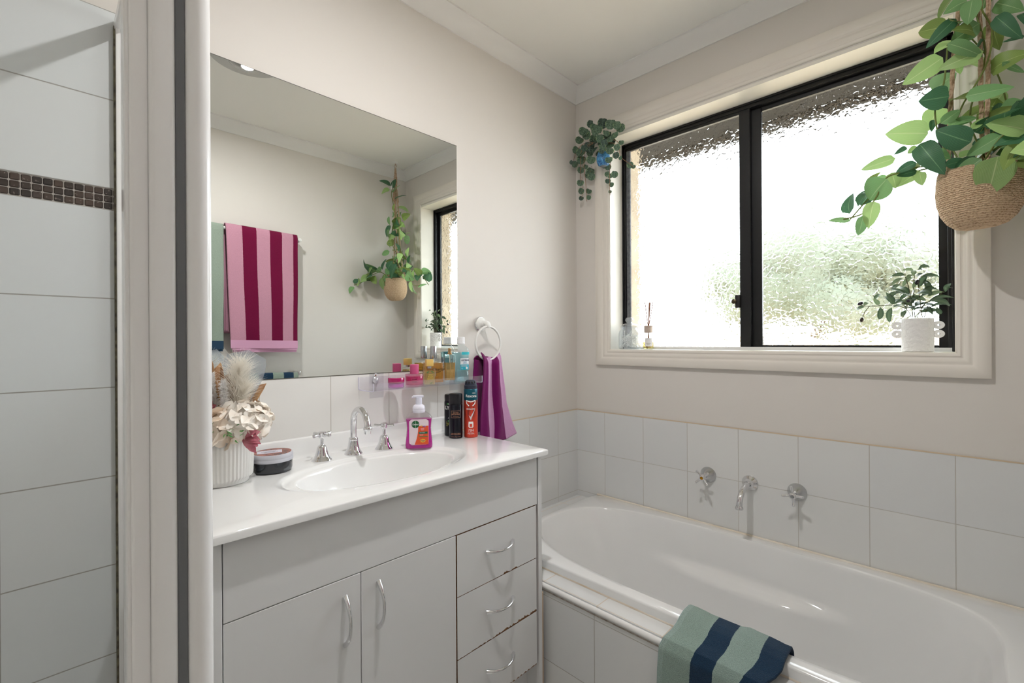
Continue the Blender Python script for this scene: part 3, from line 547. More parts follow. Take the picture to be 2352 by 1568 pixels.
def brect(x0, x1, y0, y1, z, t, rr=.03):
    ca, sa = math.cos(t), math.sin(t); cx, cy = (x0 + x1) / 2, (y0 + y1) / 2; a, b_ = (x1 - x0) / 2, (y1 - y0) / 2
    n = 26; r = (abs(ca) ** n + abs(sa) ** n) ** (-1 / n); return V((cx + a * ca * r, cy + b_ * sa * r, z))
NT = 128; T = [2 * PI * (i + .5) / NT for i in range(NT)]
zr = -.400; rings = []
for (e, z) in ((0, -.428), (0, zr - .006), (.0018, zr - .0018), (.006, zr)):
    rings.append([brect(-.695 + e, .757 - e, -.343 + e, .354 - e, z, t) for t in T])
spec = [(1.0, zr + .0005), (.994, zr - .0025), (.989, zr - .012), (.962, -.46), (.93, -.54), (.90, -.62), (.86, -.70), (.80, -.745), (.70, -.765), (.45, -.772), (.10, -.774)]
def sm(t): t = max(0, min(1, t)); return t * t * (3 - 2 * t)
def binner(k, z, t):
    n1 = 2.75; n2 = 4.6; p = sup(.665, .302, n1, n2, (0, 0), z, t)
    dep = max(0, (zr - z) / .37); x = p.x; x = x * k if x > 0 else x * (k - .20 * dep * (k > .5))
    y = p.y * (k - .03 * dep)
    if p.y > 0 and dep > .15:      # moulded arm rest on the wall side
        bulge = math.exp(-((x - .0) / .27) ** 4) * sm((dep - .36) / .10); y -= .055 * bulge * min(1, p.y / .25)
    if p.y < 0 and dep > .15:
        bulge = math.exp(-((x - .0) / .27) ** 4) * sm((dep - .36) / .10); y += .055 * bulge * min(1, -p.y / .25)
    return V((x, y, z))
# finer rings down the side
fine = []
for i in range(len(spec) - 1):
    (k0, z0), (k1, z1) = spec[i], spec[i + 1]; m_ = 8 if 2 <= i <= 6 else 1
    for j in range(m_): fine.append((k0 + (k1 - k0) * j / m_, z0 + (z1 - z0) * j / m_))
fine.append(spec[-1])
rings.append([sup(.678, .314, 2.75, 4.6, (0, 0), zr, t) for t in T])
for k, z in fine: rings.append([binner(k, z, t) for t in T])
MB().loft(rings, True, False, True).build('shell', BATHM, bath, sharp=60)
MB().lathe([(.0, .002), (.014, .002), (.022, .0045), (.026, .002), (.026, 0)], 24, c=(.56, 0, -.7725)).build('waste', CHROME, bath)

# bath taps and spout
def bath_tap(x, z, lab, spin, gold):
    t = thing('bath_tap', lab, 'tap', (x, -.004, z + H), group='wall taps over the bath')
    mo = axis_m((0, -1, 0))
    MB().lathe([(.031, 0), (.0315, .002), (.030, .005), (.0135, .030), (.010, .034), (.0075, .036), (.0075, .054)], 36, M_=mo).build('flange', SATIN, t)
    MB().lathe([(0, .048), (.010, .049), (.0125, .056), (.0115, .064), (.009, .068), (.007, .069), (0, .069)], 24, M_=mo).build('hub', CHROME, t)
    for k in range(4):
        a = spin + k * PI / 2; d = V((math.cos(a), 0, math.sin(a)))
        MB().tube([d * .008 + V((0, -.058, 0)), d * .018 + V((0, -.060, 0)), d * .028 + V((0, -.064, 0)), d * .0335 + V((0, -.066, 0)), d * .035 + V((0, -.066, 0))], [.0062, .0044, .0048, .0044, .001], 10).build('arm', CHROME, t)
    MB().lathe([(0, .0705), (.0058, .0702), (.0062, .0685)], 16, M_=mo).build('button', P('tap_button_gold', (196, 140, 40), .3, metal=1) if gold else SATIN, t, label='small gold button' if gold else None)
    return t
bath_tap(.659, -.200, 'chrome wall tap with gold button, left of the bath spout', .75, True)
bath_tap(.974, -.200, 'chrome wall tap with plain button, right of the bath spout', .12, False)
t = thing('bath_spout', 'curved chrome bath spout between the two wall taps', 'spout', (.817, -.004, -.200 + H))
MB().lathe([(.029, 0), (.0295, .003), (.027, .009), (.019, .014), (.016, .022), (.0135, .028), (.0125, .030)], 32, M_=axis_m((0, -1, 0))).build('flange', CHROME, t)
MB().tube(smooth_path([(0, -.022, 0), (0, -.055, -.002), (0, -.090, -.014), (0, -.113, -.040), (0, -.119, -.066)], 5), .0105, 16).build('pipe', CHROME, t)
MB().lathe([(.0105, .012), (.0115, .008), (.0135, .006), (.0145, .002), (.0135, -.002), (.011, -.003), (.0, -.002)], 24, c=(0, -.1195, -.068)).build('outlet', CHROME, t)

# ================================================================== VANITY
van = thing('vanity_cabinet', 'white vanity cabinet with two doors and three chipped drawers', 'vanity cabinet', (0, -1.25, 0))
FX = .46
def vy(y): return y + 1.25
zk = .178; zb = -.008 + H
B((.006, vy(-.823), 0), (FX + .001, vy(-.807), zb), .0008, 1).build('side_panel', CAB, van)
B((.006, vy(-1.692), 0), (FX + .001, vy(-1.676), zb), .0008, 1).build('side_panel', CAB, van)
B((FX - .012, vy(-.8069), .02), (FX + .0005, vy(-.8005), -.440 + H), .0006, 1).build('scribe_strip', BEIGE, van, label='beige scribe strip beside the bath tiles')
B((.01, vy(-1.676), .180), (FX - .019, vy(-.823), .196)).build('bottom_board', CAB, van)
mb = MB(); mb.box((.02, vy(-1.676), .196), (.03, vy(-.823), zb - .13)); mb.box((.03, vy(-1.150), .196), (FX - .018, vy(-1.140), zb - .16)); mb.box((.03, vy(-.8235), .196), (FX - .018, vy(-.8232), zb - .16)); mb.box((.02, vy(-1.676), zb - .172), (FX - .018, vy(-.823), zb - .14))
mb.build('carcass', GAPSHADE, van)  # backing and thin strips coloured dark to paint the shade inside the gaps
B((FX - .065, vy(-1.676), 0), (FX - .05, vy(-.823), .175)).build('kickboard', CAB, van)
B((FX - .017, vy(-1.674), -.1585 + H), (FX, vy(-.828), zb), .0008, 1).build('fascia', CAB, van)
def bow(axis):
    L_ = .104; pts = []; rs = []
    for i in range(17):
        u = -1 + 2 * i / 16; out = .0255 * (1 - abs(u) ** 2.4) + .001; pts.append(V((out, 0, u * L_ / 2)) if axis == 'z' else V((out, u * L_ / 2, 0))); rs.append(.0034 + .0026 * abs(u) ** 2)
    m_ = MB(); m_.tube(pts, rs, 12, flat=1); return m_
for y0, y1, hy, hz in ((-1.674, -1.4115, -1.4475, -.250), (-1.4095, -1.1465, -1.369, -.246)):
    d = B((FX - .017, vy(y0), zk), (FX, vy(y1), -.1605 + H), .0008, 1).build('door', CAB, van)
    bow('z').build('handle', CHROME, d, loc=(FX, vy(hy), hz + H))
random.seed(11)
def drawer(z0, z1, chips, hz):
    y0, y1 = vy(-1.1425), vy(-.8325)
    m_ = MB(); m_.mi = 1; m_.box((FX - .017, y0 + .0006, z0 + .0004), (FX - .0009, y1 - .0006, z1)); m_.mi = 0
    # laminate face with a broken lower edge
    pts = [(y0, z1), (y0, z0)]; n = 70
    for i in range(n + 1):
        u = i / n; amp = chips(u); z = z0 + max(0, amp * (.35 + .65 * noise.noise(V((u * 38, z0 * 50, 0))) + .35 * noise.noise(V((u * 110, 3, z0))))); pts.append((y0 + (y1 - y0) * u, z))
    pts += [(y1, z1)]
    # build as strips so the jagged edge triangulates cleanly
    edge = pts[2:-1]; fr, bk = FX, FX - .0009
    A_ = [[m_.bm.verts.new(V((x, y, z))) for x in (fr, bk)] for y, z in edge]; T_ = [[m_.bm.verts.new(V((x, y, z1))) for x in (fr, bk)] for y, z in edge]
    for i in range(len(edge) - 1):
        m_.face((A_[i][0], A_[i + 1][0], T_[i + 1][0], T_[i][0])); m_.mi = 1; m_.face((A_[i][0], A_[i][1], A_[i + 1][1], A_[i + 1][0])); m_.mi = 0
        m_.face((T_[i][0], T_[i + 1][0], T_[i + 1][1], T_[i][1]))
    m_.face((A_[0][0], T_[0][0], T_[0][1], A_[0][1])); m_.face((A_[-1][0], A_[-1][1], T_[-1][1], T_[-1][0]))
    d = m_.build('drawer', [CAB, MDF], van, sharp=30)
    bow('y').build('handle', CHROME, d, loc=(FX, vy(-.989), hz + H))
drawer(-.3225 + H, -.1615 + H, lambda u: .009 if .55 < u < .72 else .0008, -.237)
drawer(-.4865 + H, -.3245 + H, lambda u: .0015 + .014 * max(0, u - .05) if u < .95 else .011, -.402)
drawer(-.6520 + H, -.4885 + H, lambda u: .009 * (u > .4) + .001, -.567)

# bench top with moulded basin
top = thing('vanity_bench', 'glossy white moulded bench top with oval basin', 'bench top', (.275, -1.252, .010 + H))
bx0, bx1, by0, by1 = -.269, .206, -.448, .454
NB = 120; ang = [2 * PI * i / NB for i in range(NB)]
for cx_, cy_ in ((bx0, by0), (bx1, by0), (bx1, by1), (bx0, by1)):
    a = math.atan2(cy_, cx_) % (2 * PI); i = min(range(NB), key=lambda k: abs(ang[k] - a)); ang[i] = a
def rect(a, e, z):
    ca, sa = math.cos(a), math.sin(a); s_ = min(((bx1 - e) / ca if ca > 1e-9 else (bx0 + e * 0) / ca if ca < -1e-9 else 9e9), ((by1 - e) / sa if sa > 1e-9 else (by0 + e) / sa if sa < -1e-9 else 9e9))
    return V((ca * s_, sa * s_, z))
def ell(a, k, z, sh=0): 
    r = 1 / math.sqrt((math.cos(a) / .145) ** 2 + (math.sin(a) / .258) ** 2); return V((math.cos(a) * r * k + sh, math.sin(a) * r * k, z))
rings = [[rect(a, .004, -.018) for a in ang], [rect(a, 0, -.0165) for a in ang], [rect(a, 0, -.004) for a in ang], [rect(a, .0012, -.001) for a in ang], [rect(a, .004, 0) for a in ang]]
for k, z in ((1.05, 0), (1.0, -.0006), (.985, -.0030), (.965, -.0052), (.93, -.0066), (.885, -.0074), (.868, -.0085), (.856, -.0125), (.845, -.020), (.825, -.036), (.785, -.062), (.71, -.090), (.58, -.112), (.40, -.124), (.2, -.129), (.09, -.131)):
    rings.append([ell(a, k, z, .006 * (1 - k)) for a in ang])
MB().loft(rings, True, False, False).build('top', BENCH, top, sharp=50)
up = [(0, 0), (.030, 0), (.022, .004), (.017, .012), (.015, .045), (.012, .053), (.006, .056), (0, .056)]
MB().loft([[V((bx0 + a, y, b_)) for a, b_ in up] for y in (by0, by1 - .03)], True, True, True).build('upstand', BENCH, top)
MB().lathe([(0, .0), (.008, .0), (.016, .003), (.022, .0015), (.024, -.002)], 24, c=(.006, 0, -.130)).build('waste', CHROME, top)

def basin_tap(x, y, lab, spin):
    t = thing('basin_tap', lab, 'tap', (x, y, .010 + H), group='basin taps')
    MB().lathe([(.0275, 0), (.028, .002), (.0265, .0045), (.0225, .009), (.0185, .016), (.0155, .026), (.0135, .036), (.0105, .042), (.006, .0445), (.0055, .046)], 36).build('bell', CHROME, t)
    MB().lathe([(.0052, .040), (.0046, .046), (.0046, .066)], 16).build('stem', CHROME, t)
    MB().lathe([(.003, .060), (.0085, .0635), (.0105, .069), (.0100, .074), (.0112, .0775), (.0105, .081), (.005, .0825), (0, .0828)], 24).build('hub', CHROME, t)
    for k in range(4):
        a = spin + k * PI / 2; d = V((math.cos(a), math.sin(a), 0)); z = V((0, 0, .0735))
        MB().tube([d * .008 + z, d * .020 + z, d * .027 + z, d * .0300 + z, d * .0308 + z], [.0034, .0046, .0056, .0052, .003], 14).build('arm', CHROME, t)
basin_tap(.100, -1.343, 'chrome cross-handle basin tap, left of the gooseneck spout', .35)
basin_tap(.101, -1.147, 'chrome cross-handle basin tap, right of the gooseneck spout', .88)
t = thing('basin_spout', 'chrome gooseneck spout at the back of the basin', 'spout', (.093, -1.245, .010 + H), rz=-.05)
MB().lathe([(.0260, 0), (.0262, .002), (.0245, .005), (.0205, .011), (.0170, .020), (.0150, .032), (.0135, .044), (.0138, .0465), (.0125, .049), (.0098, .050)], 36).build('bell', CHROME, t)
arc = [(0, 0, .045), (0, 0, .075), (.001, 0, .098)] + [(.047 - .046 * math.cos(a), 0, .098 + .040 * math.sin(a)) for a in [PI * k / 10 for k in range(1, 9)]] + [(.094, 0, .105), (.097, 0, .088)]
MB().tube(smooth_path(arc, 3), .0092, 18).build('neck', CHROME, t)
MB().lathe([(.0092, .012), (.0115, .010), (.0125, .005), (.0115, .001), (.0095, -.001), (.0095, -.009), (.0065, -.0095), (.006, -.004), (0, -.004)], 24, M_=Matrix.Rotation(.10, 4, 'Y'), c=(.0972, 0, .0835)).build('outlet', CHROME, t)

# ---------------------------------------------------------------- bottles and jars on the bench
BZ = .010 + H
def toward(x, y): return math.atan2(CAM.y - y, CAM.x - x)
LETW = P('lettering_white', (240, 240, 238), .5); LETK = P('lettering_black', (24, 24, 26), .5); LETC = P('lettering_copper', (196, 142, 112), .4)

# foaming hand soap
x, y = .168, -1.062; a0 = toward(x, y)
sp = thing('soap_dispenser', 'pink foaming hand soap in clear pump bottle, right of the basin spout', 'soap dispenser', (x, y, BZ), rz=a0 + PI / 2)
# local frame: +x right in view, -y to the viewer
def oval(prof, n=40, p=3.2):
    return [[V((w_ * math.copysign(abs(math.cos(t)) ** (2 / p), math.cos(t)), d_ * math.copysign(abs(math.sin(t)) ** (2 / p), math.sin(t)), z)) for t in [2 * PI * i / n for i in range(n)]] for w_, d_, z in prof]
body = [(.036, .018, 0), (.0425, .021, .002), (.0435, .0215, .010), (.0425, .021, .022), (.0400, .020, .045), (.0385, .020, .062), (.0400, .020, .080), (.0415, .0205, .092), (.0405, .020, .098), (.034, .0185, .106), (.025, .0165, .112), (.019, .015, .116)]
MB().loft(oval(body), True, True, True).build('bottle', thin('soap_bottle', (.96, .94, .96), 1.1), sp)
liq = [(w_ - .0014, d_ - .0014, z) for w_, d_, z in body[:8]]; liq[0] = (.035, .017, .0012)
PINKL = P('pink_soap', (214, 40, 170), .05, trans=.55, ior=1.36, spec=.4)
MB().loft(oval(liq), True, True, True).build('liquid', PINKL, sp)
MB().lathe([(.0185, .112), (.0195, .114), (.0195, .121), (.019, .1215), (.0195, .1225), (.0195, .127), (.0175, .133), (.012, .137), (.0105, .1375)], 32).build('collar', P('pump_white', (228, 226, 238), .35), sp)
mb = MB(); mb.lathe([(.0100, .136), (.0100, .158), (.0105, .160)], 24); mb.box((-.019, -.007, .159), (.0155, .007, .1665), .003); mb.box((-.022, -.005, .1575), (-.014, .005, .163), .002)
mb.build('pump', P('pump_head', (228, 228, 242), .3), sp)
def bodyd(z):     # front depth of bottle at a height
    for (w0, d0, z0), (w1, d1, z1) in zip(body, body[1:]):
        if z0 <= z <= z1: k = (z - z0) / (z1 - z0); return w0 + (w1 - w0) * k, d0 + (d1 - d0) * k
    return body[-1][:2]
def onb(px_, z, lift=.0006):
    w_, d_ = bodyd(z); u = min(.97, abs(px_) / w_); return V((px_, -d_ * (1 - u ** 3.2) ** (1 / 3.2) - lift, z))
def lab(mb_, x0, x1, z0, z1, lift, n=14, r=0):
    def f(u, v):
        zz = z0 + (z1 - z0) * v; e = 0
        if r: e = max(0, r - min(zz - z0, z1 - zz)); e = r - math.sqrt(max(0, r * r - e * e)) if e else 0
        return onb(x0 + e + (x1 - x0 - 2 * e) * u, zz, lift)
    return mb_.grid(f, n, n)
lb = lab(MB(), -.030, .030, .013, .093, .0006, r=.008).build('label', P('label_pale', (232, 214, 222), .4), sp)
m_ = MB()
def tri_grid(mb_, poly_fn, lift): return mb_.grid(lambda u, v: onb(*poly_fn(u, v), lift), 10, 10)
tri_grid(m_, lambda u, v: (-.014 + .030 * v * (1 - v) * .4 + (.0435 - .012 * v * (1 - v)) * u - .0 + (.012 * v) * (1 - u), .0135 + .058 * v), .0009).build('label_orange', P('label_orange', (222, 84, 44), .4), lb)
MB().grid(lambda u, v: onb(-.0105 + .0117 * (2 * v ** .5 if 0 else 1) * v * math.cos(2 * PI * u), .0775 + .0117 * v * math.sin(2 * PI * u), .0013), 28, 4).build('logo_disc', P('logo_green', (14, 92, 48), .4), lb)
def onlab(me, cx_, z, lift=.0016): return MB().mesh(me, lambda p: onb(cx_ + p.x, z + p.y, lift))
onlab(text('Dettol', .0072, bold=.0001), -.0105, .0750, .0018).build('lettering', LETW, lb)
MB().grid(lambda u, v: onb(-.0110 + .0010 * u, .066 + .023 * v, .0015), 1, 6).build('sword_mark', P('logo_pale', (190, 214, 190), .4), lb)
for ch, cx_, zz, cc in (('K', .0075, .0700, (232, 196, 90)), ('i', .0115, .0692, (90, 170, 90)), ('d', .0150, .0685, (120, 80, 190)), ('s', .0190, .0680, (80, 150, 220))):
    onlab(text(ch, .0068, bold=.0002), cx_, zz).build('lettering', P('letter_' + ch, cc, .5), lb)
onlab(text('magic\nfoam', .0048, bold=.0001), .011, .0625).build('lettering', P('letter_pink', (246, 190, 200), .5), lb)
lab(MB(), -.0005, .0265, .047, .0535, .0014, 6).build('band', P('band_green', (16, 96, 70), .4), lb)
onlab(text('FIGHT THE GERMS\nLEARN THE SCIENCE', .0019), .010, .0510, .0019).build('lettering', LETW, lb)
lab(MB(), .000, .0270, .0375, .0395, .0014, 6).build('band', P('band_green_light', (30, 130, 70), .4), lb)
onlab(text('antibacterial\nhand wash', .0023), .008, .0440, .0016).build('lettering', LETW, lb)
m_ = MB(); m_.grid(lambda u, v: onb(.012 + (.0085 + .0018 * math.cos(8 * 2 * PI * u)) * v * math.cos(2 * PI * u), .0255 + (.0055 + .0012 * math.cos(8 * 2 * PI * u)) * v * math.sin(2 * PI * u), .0014), 48, 3); m_.build('splash_badge', P('badge_yellow', (238, 176, 50), .4), lb)
onlab(text('Wiggles', .0042, bold=.0001), .012, .0243, .0018).build('lettering', P('letter_blue', (40, 60, 140), .5), lb)
onlab(text('250 mL', .0028), -.0190, .0150, .0016).build('lettering', LETK, lb)

# aerosol cans
def can(x, y, R, prof_body, mats, lab_, nm='spray_can'):
    a0 = toward(x, y); t = thing(nm, lab_, 'spray can', (x, y, BZ)); return t, a0
NAVY = P('can_navy', (20, 22, 32), .25, metal=.35); CAPK = P('cap_black', (22, 23, 28), .3)
# green and black can behind
R = .0235; t, a0 = can(.068, -.866, R, 0, 0, 'black and green spray can, half hidden behind the navy one')
t.location.x = .088; t.location.y = -.872; a0 = toward(.088, -.872)
MB().lathe([(.020, 0), (R, .002), (R, .118), (.0225, .124), (.0215, .127)], 40).build('body', NAVY, t)
MB().lathe([(.0215, .126), (.0225, .128), (.0225, .142), (.0215, .147), (.017, .148), (0, .148)], 40).build('cap', CAPK, t)
wrap(MB(), text('LYNX', .017, bold=.0004), R, a0, .096, -.002).build('lettering', LETW, t)
wrap_rect(MB(), -.0155, .006, .1125, .1175, R, a0, 0, .0003).build('band', P('can_green', (66, 150, 70), .4), t)
wrap(MB(), text('NEW', .0048), R, a0, .1135, -.005, .0006).build('lettering', LETW, t)
m_ = MB(); random.seed(3)
for k in range(16):
    px_ = random.uniform(-.018, .004); z = random.choice((random.uniform(.074, .090), random.uniform(.036, .052))); an = random.uniform(.3, 2.2); l_ = .008; w_ = .0011
    dx, dz = math.cos(an), math.sin(an); wrap_poly(m_, [[(px_ - dz * w_, z + dx * w_), (px_ + dz * w_, z - dx * w_), (px_ + dx * l_, z + dz * l_)]], R, a0, 0)
m_.build('leaf_print', P('print_olive', (146, 150, 60), .5), t)
m_ = MB()
for px_, z in ((-.006, .074), (-.011, .052), (-.004, .053)): wrap_rect(m_, px_, px_ + .0035, z, z + .006, R, a0, 0, .0005)
m_.build('print_green', P('print_green', (50, 150, 70), .5), t)
wrap(MB(), text('AFRICA', .0055), R, a0, .0635, -.002).build('lettering', LETW, t)
# slim navy can
R = .0235; t, a0 = can(.132, -.885, R, 0, 0, 'slim navy body spray with copper framed lettering, in front')
MB().lathe([(.021, 0), (R, .002), (R, .1155), (.0225, .117), (.022, .118)], 40).build('body', NAVY, t)
MB().lathe([(.0215, .1175), (R, .119), (R, .150), (.0225, .1535), (.0195, .155), (.012, .1552), (0, .1545)], 40).build('cap', CAPK, t)
m_ = MB(); fx, f0, f1 = .0165, .072, .0955
for q in ((-fx, fx, f0, f0 + .0007), (-fx, fx, f1, f1 + .0007), (-fx, -fx + .0007, f0, f1), (fx - .0007, fx, f0, f1)): wrap_rect(m_, *q, R, a0, 0, .0003)
m_.build('frame_print', LETC, t)
wrap(MB(), text('DAVID\nBECKHAM', .0062, spacing=1.06), R, a0, .0875).build('lettering', LETC, t)
wrap(MB(), text('intimately', .0038, spacing=1.3), R, a0, .0755).build('lettering', LETC, t)
wrap(MB(), text('DEO BODY SPRAY\nSPRAY DEODORANT', .0040), R, a0, .0165).build('lettering', LETC, t)
wrap(MB(), text('150 mL e 98 g / 3.3 OZ', .0036), R, a0, .0055).build('lettering', LETC, t)
# tall red and teal can
R = .0245; t, a0 = can(.158, -.838, R, 0, 0, 'tall red and teal deodorant can, rightmost on the bench')
def streak(): 
    m2, nt, b, o = newmat('can_red'); N = nt.nodes.new; tc = N('ShaderNodeTexCoord'); mp = N('ShaderNodeMapping'); mp.inputs['Scale'].default_value = (120, 120, 14); nz = N('ShaderNodeTexNoise'); nz.inputs['Scale'].default_value = 1; nz.inputs['Detail'].default_value = 1
    nt.links.new(tc.outputs['Object'], mp.inputs[0]); nt.links.new(mp.outputs[0], nz.inputs['Vector']); r = N('ShaderNodeValToRGB'); r.color_ramp.elements[0].position = .36; r.color_ramp.elements[1].position = .5; r.color_ramp.elements[0].color = lin((128, 44, 34)); r.color_ramp.elements[1].color = lin((206, 66, 46))
    nt.links.new(nz.outputs['Fac'], r.inputs[0]); nt.links.new(r.outputs[0], b.inputs['Base Color']); b.inputs['Roughness'].default_value = .28; b.inputs['Metallic'].default_value = .3; return m2
MB().lathe([(.0225, 0), (R, .002), (R, .130)], 40, cap1=False).build('body', streak(), t)
MB().lathe([(R, .130), (R, .166), (.0235, .1685), (.0225, .170)], 40, cap0=False).build('shoulder', P('can_teal', (12, 82, 100), .28, metal=.35), t)
CAPB = P('cap_slate', (40, 46, 62), .5)
MB().lathe([(.0225, .169), (.0232, .171), (.0232, .181), (.021, .183), (.0205, .190), (.018, .197), (.0125, .2005), (0, .2015)], 40).build('cap', CAPB, t)
m_ = MB()
for k in range(4):
    a = a0 + .55 * (k - 1.5); m_.ball((.0178 * math.cos(a), .0178 * math.sin(a), .1915), .0052, 12, 8, (.7, .7, 1.1))
m_.build('vents', P('vent_black', (14, 15, 20), .5), t)
wrap(MB(), text('Rexona', .0135, bold=.0002), R, a0, .1415, .0015).build('lettering', LETW, t)
wrap(MB(), text('MEN', .0062), R, a0, .1535, .0115).build('lettering', LETW, t)
wrap(MB(), text('ENGLAND', .0066, bold=.0001), R, a0, .0985, 0).build('lettering', LETW, t)
m_ = MB()
for sgn in (-1, 1):
    wrap_poly(m_, [[(sgn * .0025, .1245), (sgn * .0160, .1275), (sgn * .0175, .1310), (sgn * .0150, .1315), (sgn * .0025, .1275)], [(sgn * .0160, .1285), (sgn * .0185, .1290), (sgn * .0165, .1190), (sgn * .0075, .1100), (sgn * .0050, .1125), (sgn * .0130, .1195)]], R, a0, 0)
wrap_rect(m_, -.0030, .0030, .1243, .1275, R, a0, 0, .0004)
m_.build('collar_print', LETW, t)
wrap_poly(MB(), [[(-.0125, .0825), (-.0065, .0775), (-.0005, .0620), (.0005, .0620), (.0030, .0700), (-.0010, .0735)], [(-.0010, .0735), (.0030, .0700), (.0160, .1010), (.0060, .0860)]], R, a0, 0).build('tick_mark', P('print_silver', (214, 212, 216), .3, metal=.2), t)
m_ = MB()
for q in ((-.0080, .0080, .0530, .0565), (-.0085, -.0045, .0380, .0530), (.0045, .0085, .0380, .0530), (-.0070, .0070, .0355, .0385), (-.0050, .0050, .0490, .0530)): wrap_rect(m_, *q, R, a0, 0, .0004)
m_.build('crest_print', LETW, t)
wrap(MB(), text('72H', .0115), R, a0, .0225, 0).build('lettering', LETW, t)
wrap(MB(), text('150g/220mL', .0050), R, a0, .0130, 0).build('lettering', LETW, t)
wrap_rect(MB(), -.0105, .0105, .0195, .0199, R, a0, 0, .0004).build('rule_print', LETW, t)

# body butter jar
x, y = .112, -1.478; t = thing('body_butter_jar', 'low dark jar with grey lid and marbled label, beside the ribbed pot', 'jar', (x, y, BZ), rz=toward(x, y) + PI / 2)
MB().lathe([(.040, 0), (.0455, .003), (.0475, .010), (.0475, .030)], 48).build('tub', P('jar_dark', (10, 18, 32), .05, coat=.6, spec=.6), t)
MB().lathe([(.0485, .029), (.049, .031), (.049, .036), (.0483, .0375), (.049, .039), (.049, .0465), (.0475, .0490), (.0, .0492)], 64).build('lid', P('lid_grey', (196, 196, 204), .35), t)
mm, nt, b, o = newmat('label_marbled'); tc = nt.nodes.new('ShaderNodeTexCoord'); nz = nt.nodes.new('ShaderNodeTexNoise'); nz.inputs['Scale'].default_value = 70; nz.inputs['Distortion'].default_value = 1.5; nt.links.new(tc.outputs['Object'], nz.inputs['Vector'])
r = nt.nodes.new('ShaderNodeValToRGB'); cr = r.color_ramp; cr.elements[0].position = .35; cr.elements[0].color = lin((50, 50, 58)); cr.elements[1].position = .5; cr.elements[1].color = lin((140, 74, 62)); e = cr.elements.new(.62); e.color = lin((176, 116, 100)); e = cr.elements.new(.7); e.color = lin((96, 62, 60))
nt.links.new(nz.outputs['Fac'], r.inputs[0]); nt.links.new(r.outputs[0], b.inputs['Base Color']); b.inputs['Roughness'].default_value = .4
lb = MB().lathe([(0, .0496), (.0445, .0496), (.0445, .0490)], 48).build('label', mm, t)
B((-.036, -.014, .0496), (.022, .020, .0499)).build('panel', P('label_lilac', (206, 202, 214), .5), lb)
mb = MB()
for k, (zz, l_) in enumerate(((.008, .030), (.000, .040), (-.006, .024))): mb.box((-.007 - l_ / 2, zz - .0008, .0499), (-.007 + l_ / 2, zz + .0008, .0501))
mb.build('print_lines', P('label_ink', (70, 64, 80), .5), lb)

# ================================================================== FLOWERS IN THE RIBBED POT
fp = thing('flower_pot', 'white ribbed pot of cream artificial flowers and dried plumes on the bench', 'flower pot', (.128, -1.596, BZ), rz=YAW)
# local frame: +x to the right of the view, -y towards the viewer
def flute(a, i): return 1 + (.012 * math.cos(48 * a) if 3 <= i <= 6 else 0)
MB().lathe([(.048, 0), (.055, .001), (.056, .0085), (.0625, .014), (.064, .017), (.0655, .06), (.0665, .105), (.0665, .112), (.0665, .117), (.063, .1175), (.0625, .112), (.060, .075), (0, .075)], 288, mod=flute).build('pot', P('pot_white', (238, 236, 232), .45), fp, sharp=70)
random.seed(21)
CRM = P('petal_cream', (248, 238, 226), .7, var=(244, 226, 208), vscale=40); CRM2 = P('petal_ivory', (250, 245, 238), .7, var=(246, 236, 224), vscale=50)
def floret(mb_, c, n, r, np=4):
    n = V(n).normalized(); t1 = n.orthogonal().normalized(); t2 = n.cross(t1); a0 = random.uniform(0, 6)
    for k in range(np):
        a = a0 + 2 * PI * k / np; d = t1 * math.cos(a) + t2 * math.sin(a)
        mb_.leaf(V(c) + d * r * .04, V(c) + d * r + n * r * .10, r * 1.12, n, curl=-.10, fold=-.10, n=9, shape=(.75, .42), cross=3)
def head(c, R_, cnt, r, sc=(1, 1, 1), only=None):
    m_ = MB()
    for k in range(cnt):
        z = 1 - 1.7 * (k + .5) / cnt; a = k * 2.39996; s_ = math.sqrt(max(0, 1 - z * z)); d = V((s_ * math.cos(a), s_ * math.sin(a), z))
        p = V((c[0] + d.x * R_ * sc[0], c[1] + d.y * R_ * sc[1], c[2] + d.z * R_ * sc[2])); floret(m_, p, d + V((random.uniform(-.3, .3), random.uniform(-.3, .3), random.uniform(-.2, .3))), r * random.uniform(.85, 1.15))
    return m_
head((.064, -.018, .148), .050, 40, .025, (1, 1, .85)).build('hydrangea_head', CRM2, fp)
head((-.055, .015, .155), .050, 30, .022, (1, 1, .85)).build('hydrangea_head', CRM2, fp)
head((.022, -.046, .136), .036, 22, .027).build('hydrangea_head', CRM, fp)
def rose(c, n, r):
    m_ = MB(); n = V(n).normalized(); t1 = n.orthogonal().normalized(); t2 = n.cross(t1)
    for k in range(20):
        a = k * 2.4; q = (k + 1) / 20; d = t1 * math.cos(a) + t2 * math.sin(a); b0 = V(c) + d * r * .12 * q; tip = V(c) + d * r * (.10 + .85 * q ** 1.3) + n * r * (1.0 - .75 * q ** 2)
        m_.leaf(b0, tip, r * (.5 + .75 * q), -d + n * .5, curl=.10, fold=.45, n=6, shape=(.5, .25), cross=3)
    return m_
rose((-.010, -.050, .130), (.1, -.8, .5), .040).build('rose', CRM, fp)
rose((-.066, -.030, .128), (-.5, -.7, .4), .036).build('rose', CRM, fp)
PNKF = P('petal_pink', (188, 92, 112), .6, var=(214, 140, 152), vscale=40)
m_ = MB()
for k in range(13):
    a = -.9 + .15 * k; d = V((math.cos(a) * .7 + .25, -.25 + random.uniform(-.3, .2), math.sin(a) * .8 - .35)).normalized(); c_ = V((.076, -.040, .120)); m_.leaf(c_, c_ + d * random.uniform(.036, .050), .017, V((.3, -1, .3)), curl=.15, fold=.3, n=5, shape=(.6, .5))
m_.build('pink_bloom', PNKF, fp)
m_ = MB()
